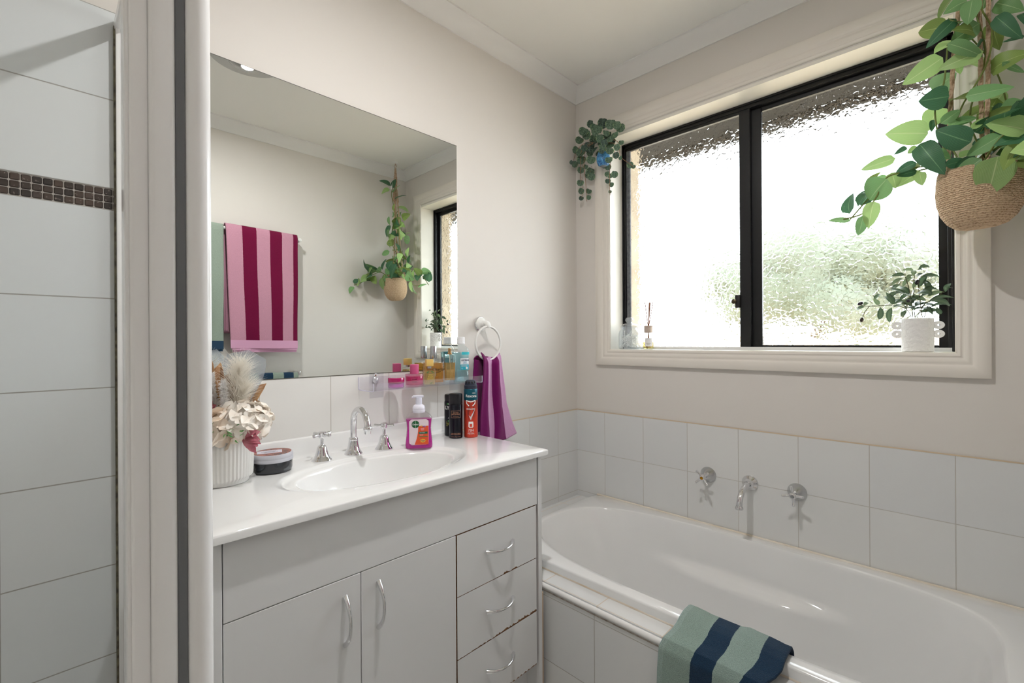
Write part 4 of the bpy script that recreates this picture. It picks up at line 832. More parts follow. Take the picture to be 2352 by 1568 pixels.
for k in range(14):
    a = k * .45; d = V((math.cos(a), -.5, math.sin(a))).normalized(); c_ = V((-.022, -.020, .178)); m_.leaf(c_, c_ + d * .030, .015, V((.2, -1, .2)), curl=.15, fold=.3, n=5, shape=(.6, .5))
m_.build('pink_bloom', PNKF, fp)
BRN = P('dried_leaf', (150, 108, 72), .7, var=(186, 146, 104), vscale=25)
for a_, b_, w_ in (((-.015, 0, .17), (-.030, -.012, .300), .050), ((.005, .005, .18), (-.004, -.01, .285), .034), ((.012, .01, .19), (.022, -.004, .262), .034), ((-.03, -.01, .16), (-.065, -.02, .27), .045), ((-.02, -.02, .16), (-.012, -.035, .238), .034), ((-.045, .02, .16), (-.10, .03, .255), .045), ((.05, .02, .17), (.092, .012, .232), .026)):
    MB().leaf(a_, b_, w_, (.3, -1, .2), curl=.2, fold=.55, n=9, shape=(.6, .5), cross=3, twist=.5).build('dried_leaf', BRN, fp, solid=.0006)
def plume(base, tip, spread, cnt, w_, nm, mt, ln):
    m_ = MB(); base, tip = V(base), V(tip); ax = tip - base
    m_.tube([base, base + ax * .5, tip * .9 + base * .1], [.0014, .001, .0004], 5)
    for k in range(cnt):
        t = random.uniform(.05, 1) ** .8; p = base + ax * t; d = (ax.normalized() * random.uniform(.6, 1.2) + V((random.gauss(0, 1), random.gauss(0, .7), random.gauss(0, .6))).normalized() * spread).normalized()
        l_ = ln * random.uniform(.6, 1.15) * (1 - .35 * abs(t - .4)); s_ = d.cross(V((.25, -1, .55))).normalized() * w_; dr = V((random.uniform(-.4, .5), 0, -.25)) * l_ * .35
        vs = [m_.bm.verts.new(q) for q in (p - s_, p + s_, p + d * l_ * .55 + s_ * .8, p + d * l_ + dr, p + d * l_ * .55 - s_ * .8)]; m_.face(vs)
    return m_.build(nm, mt, fp)
PAMP = fluff('plume_cream', (252, 248, 240)); PAMW = fluff('plume_white', (253, 252, 251))
plume((.030, -.002, .17), (.048, -.006, .278), .66, 1300, .00038, 'pampas_plume', PAMP, .070)
plume((.028, -.004, .16), (.066, -.006, .235), .66, 500, .00038, 'pampas_plume', PAMP, .055)
plume((.002, -.022, .165), (-.008, -.026, .262), .95, 800, .0009, 'white_spray', PAMW, .015)
plume((.022, -.024, .165), (.020, -.028, .242), .95, 800, .0009, 'white_spray', PAMW, .016)
plume((-.05, .0, .17), (-.085, .0, .28), .62, 300, .0005, 'pampas_plume', PAMP, .065)
MB().leaf((.036, .012, .165), (.056, .010, .318), .105, (0, -1, .1), curl=.03, fold=.1, n=10, shape=(.9, .28), cross=3).build('skeleton_leaf', thin('skeleton_blue', (.76, .81, .88), .4, .3, milk=.35), fp)
m_ = MB()
for k in range(16):
    c_ = V((random.uniform(.02, .09), random.uniform(-.085, -.055), random.uniform(.115, .15))); d = V((random.uniform(-.5, 1), -.6, random.uniform(-.2, .8))).normalized(); m_.leaf(c_, c_ + d * .018, .0035, (0, -1, .5), n=3)
m_.build('green_sprig', P('sprig_green', (92, 150, 80), .6), fp)
MB().lathe([(0, .092), (.062, .09)], 24, cap1=False).build('moss', P('pot_fill', (70, 64, 52), 1), fp)

# ================================================================== ACRYLIC SHELF AND WHAT STANDS ON IT
SZ = .1935 + H
shf = thing('acrylic_shelf', 'clear acrylic wall shelf below the mirror, holding perfume bottles', 'shelf', (.0062, -1.183, .190 + H))
prof = [(0, .042), (0, .006), (.0015, .002), (.006, 0), (.091, 0), (.0945, .0015), (.096, .005), (.096, .027), (.0935, .027), (.0935, .0065), (.092, .0035), (.089, .003), (.007, .003), (.004, .0045), (.003, .007), (.003, .042)]
MB().loft([[V((a, y, b_)) for a, b_ in prof] for y in (0, .450)], True, True, True).build('tray', ACRYL, shf, sharp=60)
AEDGE = P('acrylic_edge', (224, 220, 240), .15)
for ya, yb in ((-.0008, .0004), (.4496, .4508)): MB().loft([[V((a, y, b_)) for a, b_ in prof] for y in (ya, yb)], True, True, True).build('polished_edge', AEDGE, shf)
for y in (.068, .398):
    mb = MB(); mb.box((-.0010, y - .030, -.030), (.0002, y + .022, .055), .0004, 1); mb.build('adhesive_pad', thin('pad_film', (.955, .955, .965), .35, .15, milk=.05), shf)
mb = MB(); mo = axis_m((1, 0, 0)); mb.lathe([(.011, 0), (.011, .002), (.0075, .005), (.004, .007), (0, .0072)], 20, M_=mo, c=(.0032, .058, .030)); mb.lathe([(.0028, .006), (.0022, .016), (0, .0165)], 12, M_=mo, c=(.0032, .058, .029))
mb.build('hanging_hook', P('hook_clear', (206, 206, 212), .12, metal=.4), shf)
mb = MB(); mb.ball((.0055, .058, .0455), .0022, 8, 6); mb.build('rust_spot', P('rust', (150, 84, 40), .8), shf)
MB().lathe([(.0055, -.0006), (.0055, .0006), (.0032, .0006), (.0032, -.0006)], 16, M_=mo, c=(.0045, .058, .047), cap0=False, cap1=False).build('eyelet', P('eyelet_clear', (226, 226, 230), .2), shf)

def liquid(name, col, trans=.75): return P(name, col, .03, trans=trans, ior=1.34, spec=.4)
BOT = thin('bottle_glass', (.95, .965, .965), 1.15)
def rbox(w_, d_, z, p=6): return [V((w_ * math.copysign(abs(math.cos(t)) ** (2 / p), math.cos(t)), d_ * math.copysign(abs(math.sin(t)) ** (2 / p), math.sin(t)), z)) for t in [2 * PI * (i + .5) / 40 for i in range(40)]]
def bottle(lab_, nm, cat, x, y, turn=0):
    return thing(nm, lab_, cat, (x, y, SZ), rz=turn)
# all local frames: +x along the shelf's width in view, -y to the room
def TW(x, y): return toward(x, y) + PI / 2
x, y = .062, -1.079
t = bottle('magenta lidded cream jar, leftmost on the acrylic shelf', 'cream_jar', 'jar', x, y)
MB().lathe([(.022, 0), (.0255, .0015), (.0265, .005), (.0265, .017)], 36).build('glass_base', thin('jar_violet_glass', (.86, .62, .86), 1.1), t)
MB().lathe([(.021, .0035), (.0235, .005), (.0235, .0165), (0, .0165)], 32).build('cream', P('cream_pink', (216, 130, 196), .3), t)
MB().lathe([(.0262, .0175), (.0268, .0185), (.0268, .033), (.0258, .0345), (0, .0345)], 40).build('lid', P('lid_magenta', (176, 14, 96), .15, coat=.5), t)
x, y = .062, -1.008
t = bottle('round pink perfume bottle with matching pink cap', 'perfume_bottle', 'perfume bottle', x, y)
MB().lathe([(.027, 0), (.0305, .0015), (.0312, .004), (.0312, .041), (.030, .0435), (.013, .0445)], 40).build('bottle', thin('pink_glass', (.95, .66, .80), 1.2), t)
MB().lathe([(.026, .006), (.0290, .0075), (.0290, .036), (0, .036)], 36).build('liquid', liquid('perfume_pink', (240, 110, 170), .75), t)
MB().lathe([(.0150, .0443), (.0152, .0455), (.0152, .0745), (.0142, .0755), (0, .0758)], 32).build('cap', P('cap_pink', (208, 92, 140), .35), t)
a_ = toward(x, y)
for s_, z, sz in (('my', .0330, .0058), ('mood', .0245, .0066), ('boost', .0165, .0066)): wrap(MB(), text(s_, sz), .0312, a_, z).build('lettering', LETK, t)
x, y = .074, -.955
t = bottle('small pale yellow perfume bottle with cube-shaped cap', 'perfume_bottle', 'perfume bottle', x, y, 1.25)
MB().loft([rbox(.0185, .012, 0), rbox(.0205, .0135, .002), rbox(.0210, .014, .054), rbox(.0190, .0125, .0585), rbox(.0095, .008, .0605)], True, True, True).build('bottle', BOT, t)
MB().loft([rbox(.0178, .011, .0045), rbox(.0185, .0118, .052)], True, True, True).build('liquid', liquid('perfume_yellow', (250, 236, 170), .8), t)
MB().lathe([(.0075, .060), (.0078, .0685), (0, .0687)], 20).build('neck', P('neck_silver', (190, 190, 196), .2, metal=1), t)
B((-.0125, -.0105, .0675), (.0125, .0105, .0915), .0015).build('cap', P('cap_wood_yellow', (230, 194, 112), .45), t)
m_ = MB()
for a0_, b0_, w_ in (((-.014, -.0146, .044), (-.004, -.0146, .051), .004), ((.002, -.0146, .052), (.013, -.0146, .043), .004), ((-.002, -.0146, .008), (.008, -.0146, .012), .003)): m_.leaf(a0_, b0_, w_, (0, -1, 0), n=4, curl=0, fold=0)
m_.build('leaf_print', P('leaf_print_green', (80, 120, 70), .5), t)
MB().mesh(text('soul\nfresh\nbloom', .0085), lambda p: V((p.x, -.0146 - p.z, p.y + .036))).build('lettering', P('lettering_gold', (226, 196, 90), .4), t)
x, y = .036, -.910
t = bottle('square amber perfume bottle with tall silver cap', 'perfume_bottle', 'perfume bottle', x, y, 1.46)
AMB = liquid('perfume_amber', (246, 184, 84), .8)
MB().loft([rbox(.037, .015, 0), rbox(.0395, .0165, .002), rbox(.0395, .0165, .073), rbox(.036, .0155, .080), rbox(.018, .012, .088), rbox(.009, .009, .093)], True, True, True).build('bottle', BOT, t)
MB().loft([rbox(.0362, .0135, .006), rbox(.037, .0145, .0725), rbox(.0345, .0138, .0765)], True, True, True).build('liquid', AMB, t)
MB().lathe([(.0115, .092), (.0120, .0935), (.0110, .135), (.0105, .1365), (0, .1368)], 28).build('cap', P('cap_silver', (196, 198, 204), .18, metal=1), t)
MB().mesh(text('Charlie', .0170, shear=.35), lambda p: V((p.x + .009, -.0171 - p.z, p.y + .047))).build('lettering', LETK, t)
MB().tube([(-.026, -.0172, .040), (.0, -.0174, .043), (.022, -.0174, .046), (-.004, -.0174, .038), (-.012, -.0174, .034), (.004, -.0174, .032)], .0006, 5).build('flourish', LETK, t)
MB().mesh(text('BLUE', .0080), lambda p: V((p.x + .002, -.0171 - p.z, p.y + .022))).build('lettering', P('print_amber', (150, 84, 10), .5), t)
MB().mesh(text('REVLON', .0055), lambda p: V((p.x + .008, -.0171 - p.z, p.y + .0075))).build('lettering', P('print_amber2', (140, 80, 16), .5), t)
x, y = .056, -.852
t = bottle('narrow clear bottle of amber perfume with gold sprayer', 'perfume_bottle', 'perfume bottle', x, y, 1.35)
MB().loft([rbox(.0195, .012, 0, 10), rbox(.0205, .013, .002, 10), rbox(.0205, .013, .098, 10), rbox(.0185, .0115, .1035), rbox(.0075, .0065, .106)], True, True, True).build('bottle', BOT, t)
MB().loft([rbox(.0172, .0105, .012, 10), rbox(.0180, .0110, .076, 10)], True, True, True).build('liquid', liquid('perfume_amber_light', (244, 200, 124), .82), t)
MB().tube([(.002, 0, .016), (.0, 0, .108)], .0012, 6).build('dip_tube', P('dip_tube', (230, 220, 200), .4), t)
MB().lathe([(.0080, .1055), (.0085, .107), (.0080, .111), (.0062, .1125), (.0056, .124), (.0062, .127), (.0055, .1285), (0, .1287)], 24).build('sprayer', P('sprayer_gold', (196, 158, 112), .25, metal=1), t)
x, y = .048, -.792
t = bottle('aqua mouthwash bottle with white cap, rightmost on the acrylic shelf', 'mouthwash_bottle', 'mouthwash bottle', x, y, 1.22)
mwp = [(.0255, .0165, 0), (.0285, .019, .002), (.0290, .0195, .012), (.0280, .0185, .037), (.0265, .0175, .040), (.0280, .0185, .043), (.0285, .019, .09), (.0305, .0205, .112), (.0300, .0200, .120), (.0240, .0175, .130), (.0150, .0135, .137), (.0125, .0120, .140), (.0125, .0120, .145)]
MB().loft([rbox(a, b_, z, 3.4) for a, b_, z in mwp], True, True, True).build('bottle', thin('mouthwash_plastic', (.93, .965, .97), 1.0), t)
MB().loft([rbox(a - .0016, b_ - .0016, z + (.001 if z == 0 else 0), 3.4) for a, b_, z in mwp[:9] if z < .115], True, True, True).build('liquid', liquid('mouthwash_aqua', (196, 238, 244), .92), t)
MB().lathe([(.0150, .143), (.0155, .1445), (.0155, .147), (.0146, .148), (.0146, .165), (.0138, .169), (.0125, .170), (0, .1702)], 48, mod=lambda a, i: 1 + (.012 * math.cos(36 * a) if 3 <= i <= 4 else 0)).build('cap', P('cap_ribbed_white', (232, 232, 234), .35), t)
def onm(px_, z, lift=.0006): 
    u = min(.97, abs(px_) / .0285); return V((px_, -.0190 * (1 - u ** 3.4) ** (1 / 3.4) - lift, z))
lb = MB().grid(lambda u, v: onm(-.009 + .034 * u, .047 + .043 * v), 12, 4).build('label', P('mw_label', (236, 240, 244), .4), t)
MB().grid(lambda u, v: onm(-.009 + .034 * u, .047 + .020 * v, .0009), 12, 4).build('label_teal', P('mw_teal', (44, 172, 196), .4), lb)
MB().mesh(text('LISTERINE', .0078, 'LEFT', bold=.0002), lambda p: onm(p.x - .006, p.y + .080, .0010 + p.z)).build('lettering', P('mw_navy', (32, 44, 92), .5), lb)
MB().mesh(text('ZERO', .0055, 'LEFT'), lambda p: onm(p.x + .002, p.y + .0735, .0010 + p.z)).build('lettering', P('mw_blue', (90, 170, 214), .5), lb)
MB().mesh(text('ALCOHOL', .0048, 'LEFT'), lambda p: onm(p.x + .001, p.y + .0685, .0010 + p.z)).build('lettering', P('mw_blue2', (70, 150, 190), .5), lb)
MB().mesh(text('MOUTHWASH\nLESS INTENSE', .0038, 'LEFT'), lambda p: onm(p.x - .006, p.y + .062, .0013 + p.z)).build('lettering', LETW, lb)
MB().mesh(text('1L', .0066, 'LEFT'), lambda p: onm(p.x - .006, p.y + .050, .0013 + p.z)).build('lettering', LETW, lb)
MB().grid(lambda u, v: onm(.016 + .0042 * v * math.cos(2 * PI * u), .0535 + .0042 * v * math.sin(2 * PI * u), .0013), 16, 2).build('seal_print', LETW, lb)
MB().grid(lambda u, v: V((-.004 + .032 * u, -.0210 * (1 - min(.97, abs(-.004 + .032 * u) / .0305) ** 3.4) ** (1 / 3.4) - .0002, .1035 + .010 * v)), 10, 1).build('neck_label', P('mw_teal_neck', (60, 190, 204), .4), t)

# ================================================================== TOWELS
trg = thing('towel_ring', 'white towel ring with chrome rosette on the wall right of the mirror', 'towel ring', (.001, -.655, .417 + H))
mo = axis_m((1, 0, 0))
MB().lathe([(.030, 0), (.0305, .003), (.029, .006), (.0275, .0075)], 40, M_=mo).build('rosette_rim', CHROME, trg)
MB().lathe([(.0275, .0060), (.0265, .010), (.0225, .013), (.016, .016), (.013, .022), (.012, .034), (0, .036)], 36, M_=mo).build('rosette', WHITEP, trg)
MB().tube(smooth_path([(.020, 0, .002), (.036, 0, .002), (.047, 0, -.002), (.050, 0, -.011), (.050, 0, -.017)], 4), [.011] * 12 + [.0105, .0100, .0095, .009, .008], 16).build('ring_holder', WHITEP, trg)
MB().tube([(.050, .0665 * math.sin(a), -.078 + .0665 * math.cos(a)) for a in [2 * PI * k / 64 for k in range(65)]], .0044, 12, cap=False).build('ring', P('ring_white', (232, 230, 226), .25), trg)
MAG = (122, 20, 96); ORC = (216, 164, 204)
ht = None
def hand(u, v):     # u across, v down
    w0, w1 = .100, .150
    s_ = v ** .9; wd = w0 + (w1 - w0) * s_; yc = -.642 + .008 * s_
    y = yc + (u - .5) * wd * (1 + .25 * (u > .5) * v * v * (u - .5) * 2)
    ph = u * 3.2 * PI; x = .060 + .0065 * math.sin(ph + .6) * (1 - .2 * v) + .004 * math.sin(ph * 1.7 + 2 + 2 * v)
    zt_ = .339 - math.sqrt(.0665 ** 2 - ((u - .5) * w0) ** 2) + .0075 + .003 * math.sin(u * 17); zb_ = -.060 + .012 * u * (1 - u) * 2 + (.0 if u < .8 else .02 * (u - .8) / .2)
    y += .006 * math.sin(v * 7 + u * 5) * v + .040 * max(0, u - .6) / .4 * max(0, v - .6) / .4
    if v < .08: x = .060 - .012 * (1 - v / .08) ** 2 + (x - .060) * (v / .08)
    return V((x, y, H + zt_ + (zb_ - zt_) * v))
mb = MB(); mb.grid(hand, 60, 70)
htw = thing('hand_towel', 'magenta and pink striped hand towel hanging through the wall ring', 'hand towel', (0, 0, 0))
mb.build('front_fall', stripes('towel_magenta', [MAG, ORC, MAG, ORC], [.26, .51, .80]), htw, solid=.005)
def back(u, v):
    wd = .085 + .045 * v ** .7; y = -.652 - .010 * v + (u - .60) * wd * 1.15; x = .030 + .007 * math.sin(u * 7 + .5) + .006 * math.sin(v * 5)
    if v < .06: x = .030 + .016 * (1 - v / .06) ** 2
    return V((x, y, H + .280 + .010 * (1 - u) + (-.02 - .280) * v))
MB().grid(back, 40, 50).build('back_fall', stripes('towel_magenta_back', [MAG, ORC, MAG], [.62, .80]), htw, solid=.005)

rl = thing('towel_rail', 'white towel rail on the right wall, seen in the mirror', 'towel rail', (RX - .07, -1.30, .986 + H))
MB().tube([(0, -.45, .004), (0, .505, -.012)], .0095, 16).build('bar', WHITEP, rl)
for y, z in ((-.44, .004), (.500, -.012)):
    MB().lathe([(.021, 0), (.021, .006), (.013, .012), (.012, .074), (.010, .078), (0, .078)], 24, M_=axis_m((-1, 0, 0)), c=(.070, y, z)).build('bracket', WHITEP, rl)
PK = (208, 152, 172); BU = (118, 8, 58)
STR = [.206, .395, .584, .759, .928]
def fold_towel(name, lab_, x, y0, y1, z1, zf, zbk, cols, edges, layers, hem, cat='bath towel', skew=.022):
    t_ = thing(name, lab_, cat, (0, 0, 0)); mt = stripes(name + '_cloth_' + str(int(-y0 * 1000)), cols, edges)
    for k in range(layers):
        off = .0125 + .006 * k; ex = -.006 * k
        def f(u, v, off=off, ex=ex, k=k):
            d = (z1 - zf + .011 * (layers - 1 - k)); db = (z1 - zbk); tot = d + db + PI * off; s_ = v * tot; yy = y0 + (y1 - y0) * u
            if s_ < d: xx, zz = -off, z1 - d + s_; vv = 1 - s_ / d
            elif s_ < d + PI * off: a = (s_ - d) / off; xx, zz = -off * math.cos(a), z1 + off * math.sin(a); vv = 0
            else: xx, zz = off, z1 - (s_ - d - PI * off); vv = 0
            yy += skew * vv * (1 - u) * .9 + .005 * vv * math.sin(u * 5) + k * -.004 * (1 - u) - .006 * k * (1 - 2 * u) * .5
            xx += -.004 * math.sin(u * 8 + 1.2 * k) * vv - .0025 * math.sin(vv * 9 + u * 4)
            return V((x + xx, yy, H + zz - .016 * (yy - y0) / (.955)))
        o_ = MB().grid(f, 60, 60).build('fold', mt, t_, solid=.004)
        if hem:
            def g(u, v, f=f): 
                p = f(u, v * .035); return p + V((-.0046, 0, -.001))
            MB().grid(g, 40, 3).build('hem_band', P(name + '_hem', hem, .9), o_)
    return t_
fold_towel('bath_towel', 'pink and burgundy striped towel folded over the rail, seen in the mirror', RX - .07, -1.187, -.825, .984, .318, .40, [PK, BU, PK, BU, PK, BU], STR, 3, (214, 160, 190))
SG = (158, 172, 158); NV = (34, 62, 88)
fold_towel('bath_towel', 'sage green towel on the rail beside the pink striped towel', RX - .07, -1.52, -1.212, .986, .318, .42, [SG, NV, SG, NV, SG], [.2, .4, .6, .8], 2, NV)
rl2 = thing('lower_towel_rail', 'lower chrome towel rail on the right wall, just showing in the mirror', 'towel rail', (RX - .07, -1.05, .160 + H))
MB().tube([(0, -.30, 0), (0, .245, 0)], .008, 14).build('bar', CHROME, rl2)
for y in (-.295, .24): B((-.012, y - .008, -.012), (.07, y + .008, .012), .003).build('bracket', CHROME, rl2)
fold_towel('hand_towel', 'sage and navy striped towel on the lower rail, its top showing in the mirror', RX - .07, -1.24, -.815, .161, -.16, -.10, [SG, NV, SG, NV, SG, NV, SG], [.14, .30, .47, .66, .80, .93], 1, NV, 'hand towel')

# towel over the bath edge
def bt(u, v):
    x0 = .866 + .245 * u; s_ = v
    path = [(-.635, -.470), (-.640, -.410), (-.655, -.3925), (-.690, -.3925), (-.712, -.396), (-.755, -.414), (-.785, -.422), (-.7965, -.440), (-.7985, -.50), (-.800, -.60), (-.802, -.74)]
    k = s_ * (len(path) - 1); i = min(int(k), len(path) - 2); f = k - i
    y = path[i][0] + (path[i + 1][0] - path[i][0]) * f; z = path[i][1] + (path[i + 1][1] - path[i][1]) * f
    out = max(0, s_ - .45) / .55
    xx = x0 - .022 * out * (1 - u) - .006 * math.sin(out * 3) + (-.030 * u ** 3 * min(1, out * 2.2))
    hump = .004 * math.sin(u * 9 + 1) * math.exp(-((s_ - .25) / .16) ** 2) + .006 * math.exp(-((u - .62) / .07) ** 2) * math.exp(-((s_ - .3) / .16) ** 2)
    y += -.005 * math.sin(u * 7 + .4) * out - .010 * math.exp(-((s_ - .62) / .12) ** 2) * 0
    return V((xx, y, H + z + max(0, hump) + .004))
bm_ = thing('bath_mat_towel', 'sage and navy striped towel draped over the bath edge', 'towel', (0, 0, 0))
o_ = MB().grid(bt, 80, 90).build('cloth', stripes('towel_sage', [(158, 178, 170), (148, 168, 158), (32, 58, 82), (150, 170, 162), (30, 56, 80)], [.045, .315, .53, .80], 1.2, 700), bm_, solid=.006, off=1)
m_ = MB(); m_.grid(lambda u, v: bt(u * .030 - .006, v) + V((-.001, -.001, .0035)), 4, 90); m_.build('hem', P('hem_sage', (150, 170, 168), .95, bump=.4, bscale=600), o_, solid=.004)

# ================================================================== HANGING PLANT
HX, HY = 1.437, -.175
hp = thing('hanging_plant', 'large trailing artificial plant in a jute basket hanging before the window', 'hanging plant', (HX, HY, .634 + H))
def loc(p): return V((p[0] - HX, p[1] - HY, p[2] - .634))
mm, nt, b, o = newmat('jute'); N = nt.nodes.new; L = nt.links.new
tc = N('ShaderNodeTexCoord'); wv = N('ShaderNodeTexWave'); wv.wave_type = 'BANDS'; wv.bands_direction = 'Z'; wv.inputs['Scale'].default_value = 62; wv.inputs['Distortion'].default_value = 4.5; wv.inputs['Detail'].default_value = 2; wv.inputs['Detail Scale'].default_value = 3
L(tc.outputs['Object'], wv.inputs['Vector']); nz = N('ShaderNodeTexVoronoi'); nz.inputs['Scale'].default_value = 210; L(tc.outputs['Object'], nz.inputs['Vector'])
ad = N('ShaderNodeMath'); ad.operation = 'ADD'; L(wv.outputs['Fac'], ad.inputs[0]); L(nz.outputs['Distance'], ad.inputs[1])
bp = N('ShaderNodeBump'); bp.inputs['Strength'].default_value = 1; bp.inputs['Distance'].default_value = .0022; L(ad.outputs[0], bp.inputs['Height']); L(bp.outputs[0], b.inputs['Normal'])
r = N('ShaderNodeValToRGB'); r.color_ramp.elements[0].color = lin((164, 130, 98)); r.color_ramp.elements[1].color = lin((222, 194, 162)); r.color_ramp.elements[0].position = .2; r.color_ramp.elements[1].position = 1.2 if 0 else 1
L(ad.outputs[0], r.inputs[0]); L(r.outputs[0], b.inputs['Base Color']); b.inputs['Roughness'].default_value = .95; b.inputs['Specular IOR Level'].default_value = .1
JUTE = mm
def bask(a, i): return 1 + .035 * math.sin(2 * a + .6) + .02 * math.sin(3 * a + i * .3)
MB().lathe([(0, .002), (.030, .0), (.048, .006), (.064, .022), (.076, .045), (.0825, .075), (.0830, .100), (.0800, .130), (.0760, .152), (.0735, .158), (.0715, .152), (.074, .120), (.072, .09), (0, .088)], 56, M_=Matrix.Rotation(.10, 4, 'X') @ Matrix.Rotation(-.05, 4, 'Y'), mod=bask).build('basket', JUTE, hp, sharp=0)
kn = V((.004, .003, 1.455 - .634))
ropes = [((-.062, .038, .145), (-.057, 0, .33), (-.036, 0, .62)), ((.012, -.072, .148), (.012, -.01, .26), (.015, -.002, .60)), ((.004, .073, .15), (.002, .012, .30), (.000, .004, .55))]
ROPE = P('rope_jute', (206, 180, 154), .95, bump=1, bscale=240, bdist=.002, var=(170, 140, 114), vscale=140)
for k, pts in enumerate(ropes):
    pth = smooth_path(list(pts) + [kn + V((.006 * math.cos(k * 2), .006 * math.sin(k * 2), 0))], 14); m_ = MB()
    for st in range(3):      # three twisted strands
        m_.tube([p + V((.0026 * math.cos(i * .85 + st * 2.094), .0026 * math.sin(i * .85 + st * 2.094), 0)) for i, p in enumerate(pth)], .0029, 6)
    m_.build('rope', ROPE, hp)
m_ = MB(); m_.tube([kn + V((0, 0, -.03)), kn, kn + V((0, 0, .05)), kn + V((0, 0, .10))], [.010, .013, .010, .006], 10); m_.tube([kn + V((.010 * math.cos(a), .010 * math.sin(a), .014 + .0018 * a)) for a in [k * .5 for k in range(40)]], .0028, 6)
for k in range(10): a = k * .63; m_.tube([kn, kn + V((.012 * math.cos(a), .012 * math.sin(a), -.06)), kn + V((.020 * math.cos(a), .020 * math.sin(a), -.13))], [.004, .0035, .003], 5)
m_.tube(smooth_path([kn + V((0, 0, .09)), kn + V((.008, 0, .115)), kn + V((0, 0, .135)), kn + V((-.008, 0, .115)), kn + V((0, 0, .09))], 4), .0025, 6)
m_.build('knot', ROPE, hp)
m_ = MB(); m_.lathe([(.020, 0), (.020, -.003), (.012, -.007), (0, -.007)], 20, c=(.004, .003, CZ - H - .634)); m_.tube(smooth_path([(.004, .003, CZ - H - .640), (.004, .003, CZ - H - .655), (.012, .003, CZ - H - .668), (.004, .003, CZ - H - .678), (-.006, .003, CZ - H - .668)], 4), .0018, 8)
m_.build('ceiling_hook', WHITEP, hp)
MB().box((.01, -.02, .74), (.032, -.0195, .785), 0, 1, Matrix.Translation((0, 0, .04)) @ Matrix.Rotation(.0, 4, 'Y')).build('price_tag', P('tag_white', (240, 240, 238), .5), hp)
LM = dict(L=leafmat('leaf_light', (166, 204, 128), (214, 230, 172)), M=leafmat('leaf_mid', (120, 168, 108), (184, 214, 158)), D=leafmat('leaf_dark', (60, 106, 76), (128, 172, 128)), P=leafmat('leaf_pale', (132, 170, 122), (186, 208, 164)), O=leafmat('leaf_olive', (128, 154, 78), (182, 198, 126)))
mats_ = [LM[k] for k in 'LMDPO']; random.seed(8)
m_ = MB()
for ax, ay, az, bx, by, bz, w_, tn in BIG_LEAVES:
    a, b_ = V((ax, ay, az + H)), V((bx, by, bz + H)); nr = (CAM - (a + b_) / 2).normalized() + V((random.uniform(-.25, .25), random.uniform(-.25, .25), random.uniform(.0, .3)))
    m_.mi = 'LMDPO'.index(tn); m_.leaf(loc((ax, ay, az)), loc((bx, by, bz)), w_, nr, curl=random.uniform(.03, .14), fold=random.uniform(.05, .3), n=10, shape=(.42, .80), cross=3, twist=random.uniform(-.2, .2))
# growth on the far side and up the cords
stems = [[loc(p) for p in s_] for s_ in BIG_STEMS]
stems += [[V((.02, 0, .15)), V((-.02, .02, .30)), V((.01, .01, .45)), V((-.01, -.01, .60)), V((.02, -.02, .74)), V((.03, .0, .80))], [V((-.02, .02, .15)), V((.05, .06, .26)), V((.03, .05, .42)), V((-.03, .04, .55))], [V((.03, -.03, .15)), V((.09, -.06, .20)), V((.115, -.12, .18)), V((.12, -.20, .12)), V((.12, -.25, .10))], [V((.0, -.05, .15)), V((.04, -.11, .20)), V((.09, -.16, .17))], [V((0, .05, .15)), V((-.10, .06, .20)), V((-.21, .06, .17)), V((-.29, .07, .09))]]
for s_ in stems[5:]:
    pth = smooth_path(s_, 3)
    for i in range(1, len(pth)):
        for rep in range(1):
            d = V((random.uniform(-1, .75), random.uniform(-1, .55), random.uniform(-.6, .5))).normalized(); L_ = random.uniform(.055, .095); q = pth[i] + d * .02
            tip = q + d * L_
            if tip.x + HX > RX - .01: tip.x = RX - .015 - HX
            if tip.y + HY > -.03: tip.y = -.03 - HY
            m_.mi = random.choice((0, 1, 1, 2, 2, 4)); m_.leaf(q, tip, L_ * .72, V((random.uniform(-1, 1), -1, random.uniform(0, 1.4))), curl=random.uniform(.05, .2), fold=.2, n=7, shape=(.42, .8))
m_.build('foliage', mats_, hp, sharp=0)
m_ = MB()
for s_ in stems: m_.tube(smooth_path(s_, 5), .0021, 6)
m_.build('stems', P('stem_green', (112, 124, 60), .6), hp)

# ================================================================== SMALL WALL PLANT
SX, SY = .203, -.060
wp = thing('wall_plant', 'small trailing plant with round veined leaves in a blue pot, hung beside the window', 'hanging plant', (SX, SY, 1.165 + H))
def l2(p): return V((p[0] - SX, p[1] - SY, p[2] - 1.165))
m2, nt, b, o = newmat('speckled_blue'); tc = nt.nodes.new('ShaderNodeTexCoord'); vo = nt.nodes.new('ShaderNodeTexVoronoi'); vo.inputs['Scale'].default_value = 210; nt.links.new(tc.outputs['Object'], vo.inputs['Vector'])
sx_ = nt.nodes.new('ShaderNodeSeparateColor'); nt.links.new(vo.outputs['Color'], sx_.inputs[0]); r = nt.nodes.new('ShaderNodeValToRGB'); r.color_ramp.elements[0].color = lin((14, 70, 140)); r.color_ramp.elements[1].color = lin((96, 172, 218)); nt.links.new(sx_.outputs[0], r.inputs[0]); nt.links.new(r.outputs[0], b.inputs['Base Color']); b.inputs['Roughness'].default_value = .35
MB().lathe([(0, 0), (.014, 0), (.024, .006), (.030, .020), (.0315, .036), (.029, .052), (.025, .062), (.023, .062), (.024, .05), (0, .048)], 32, c=(0, 0, -.004)).build('pot', m2, wp)
MB().lathe([(0, -.0045), (.0145, -.0045), (.018, .0), (.0175, .0012)], 32, cap1=False).build('pot_foot', P('pot_foot_grey', (120, 126, 132), .6), wp)
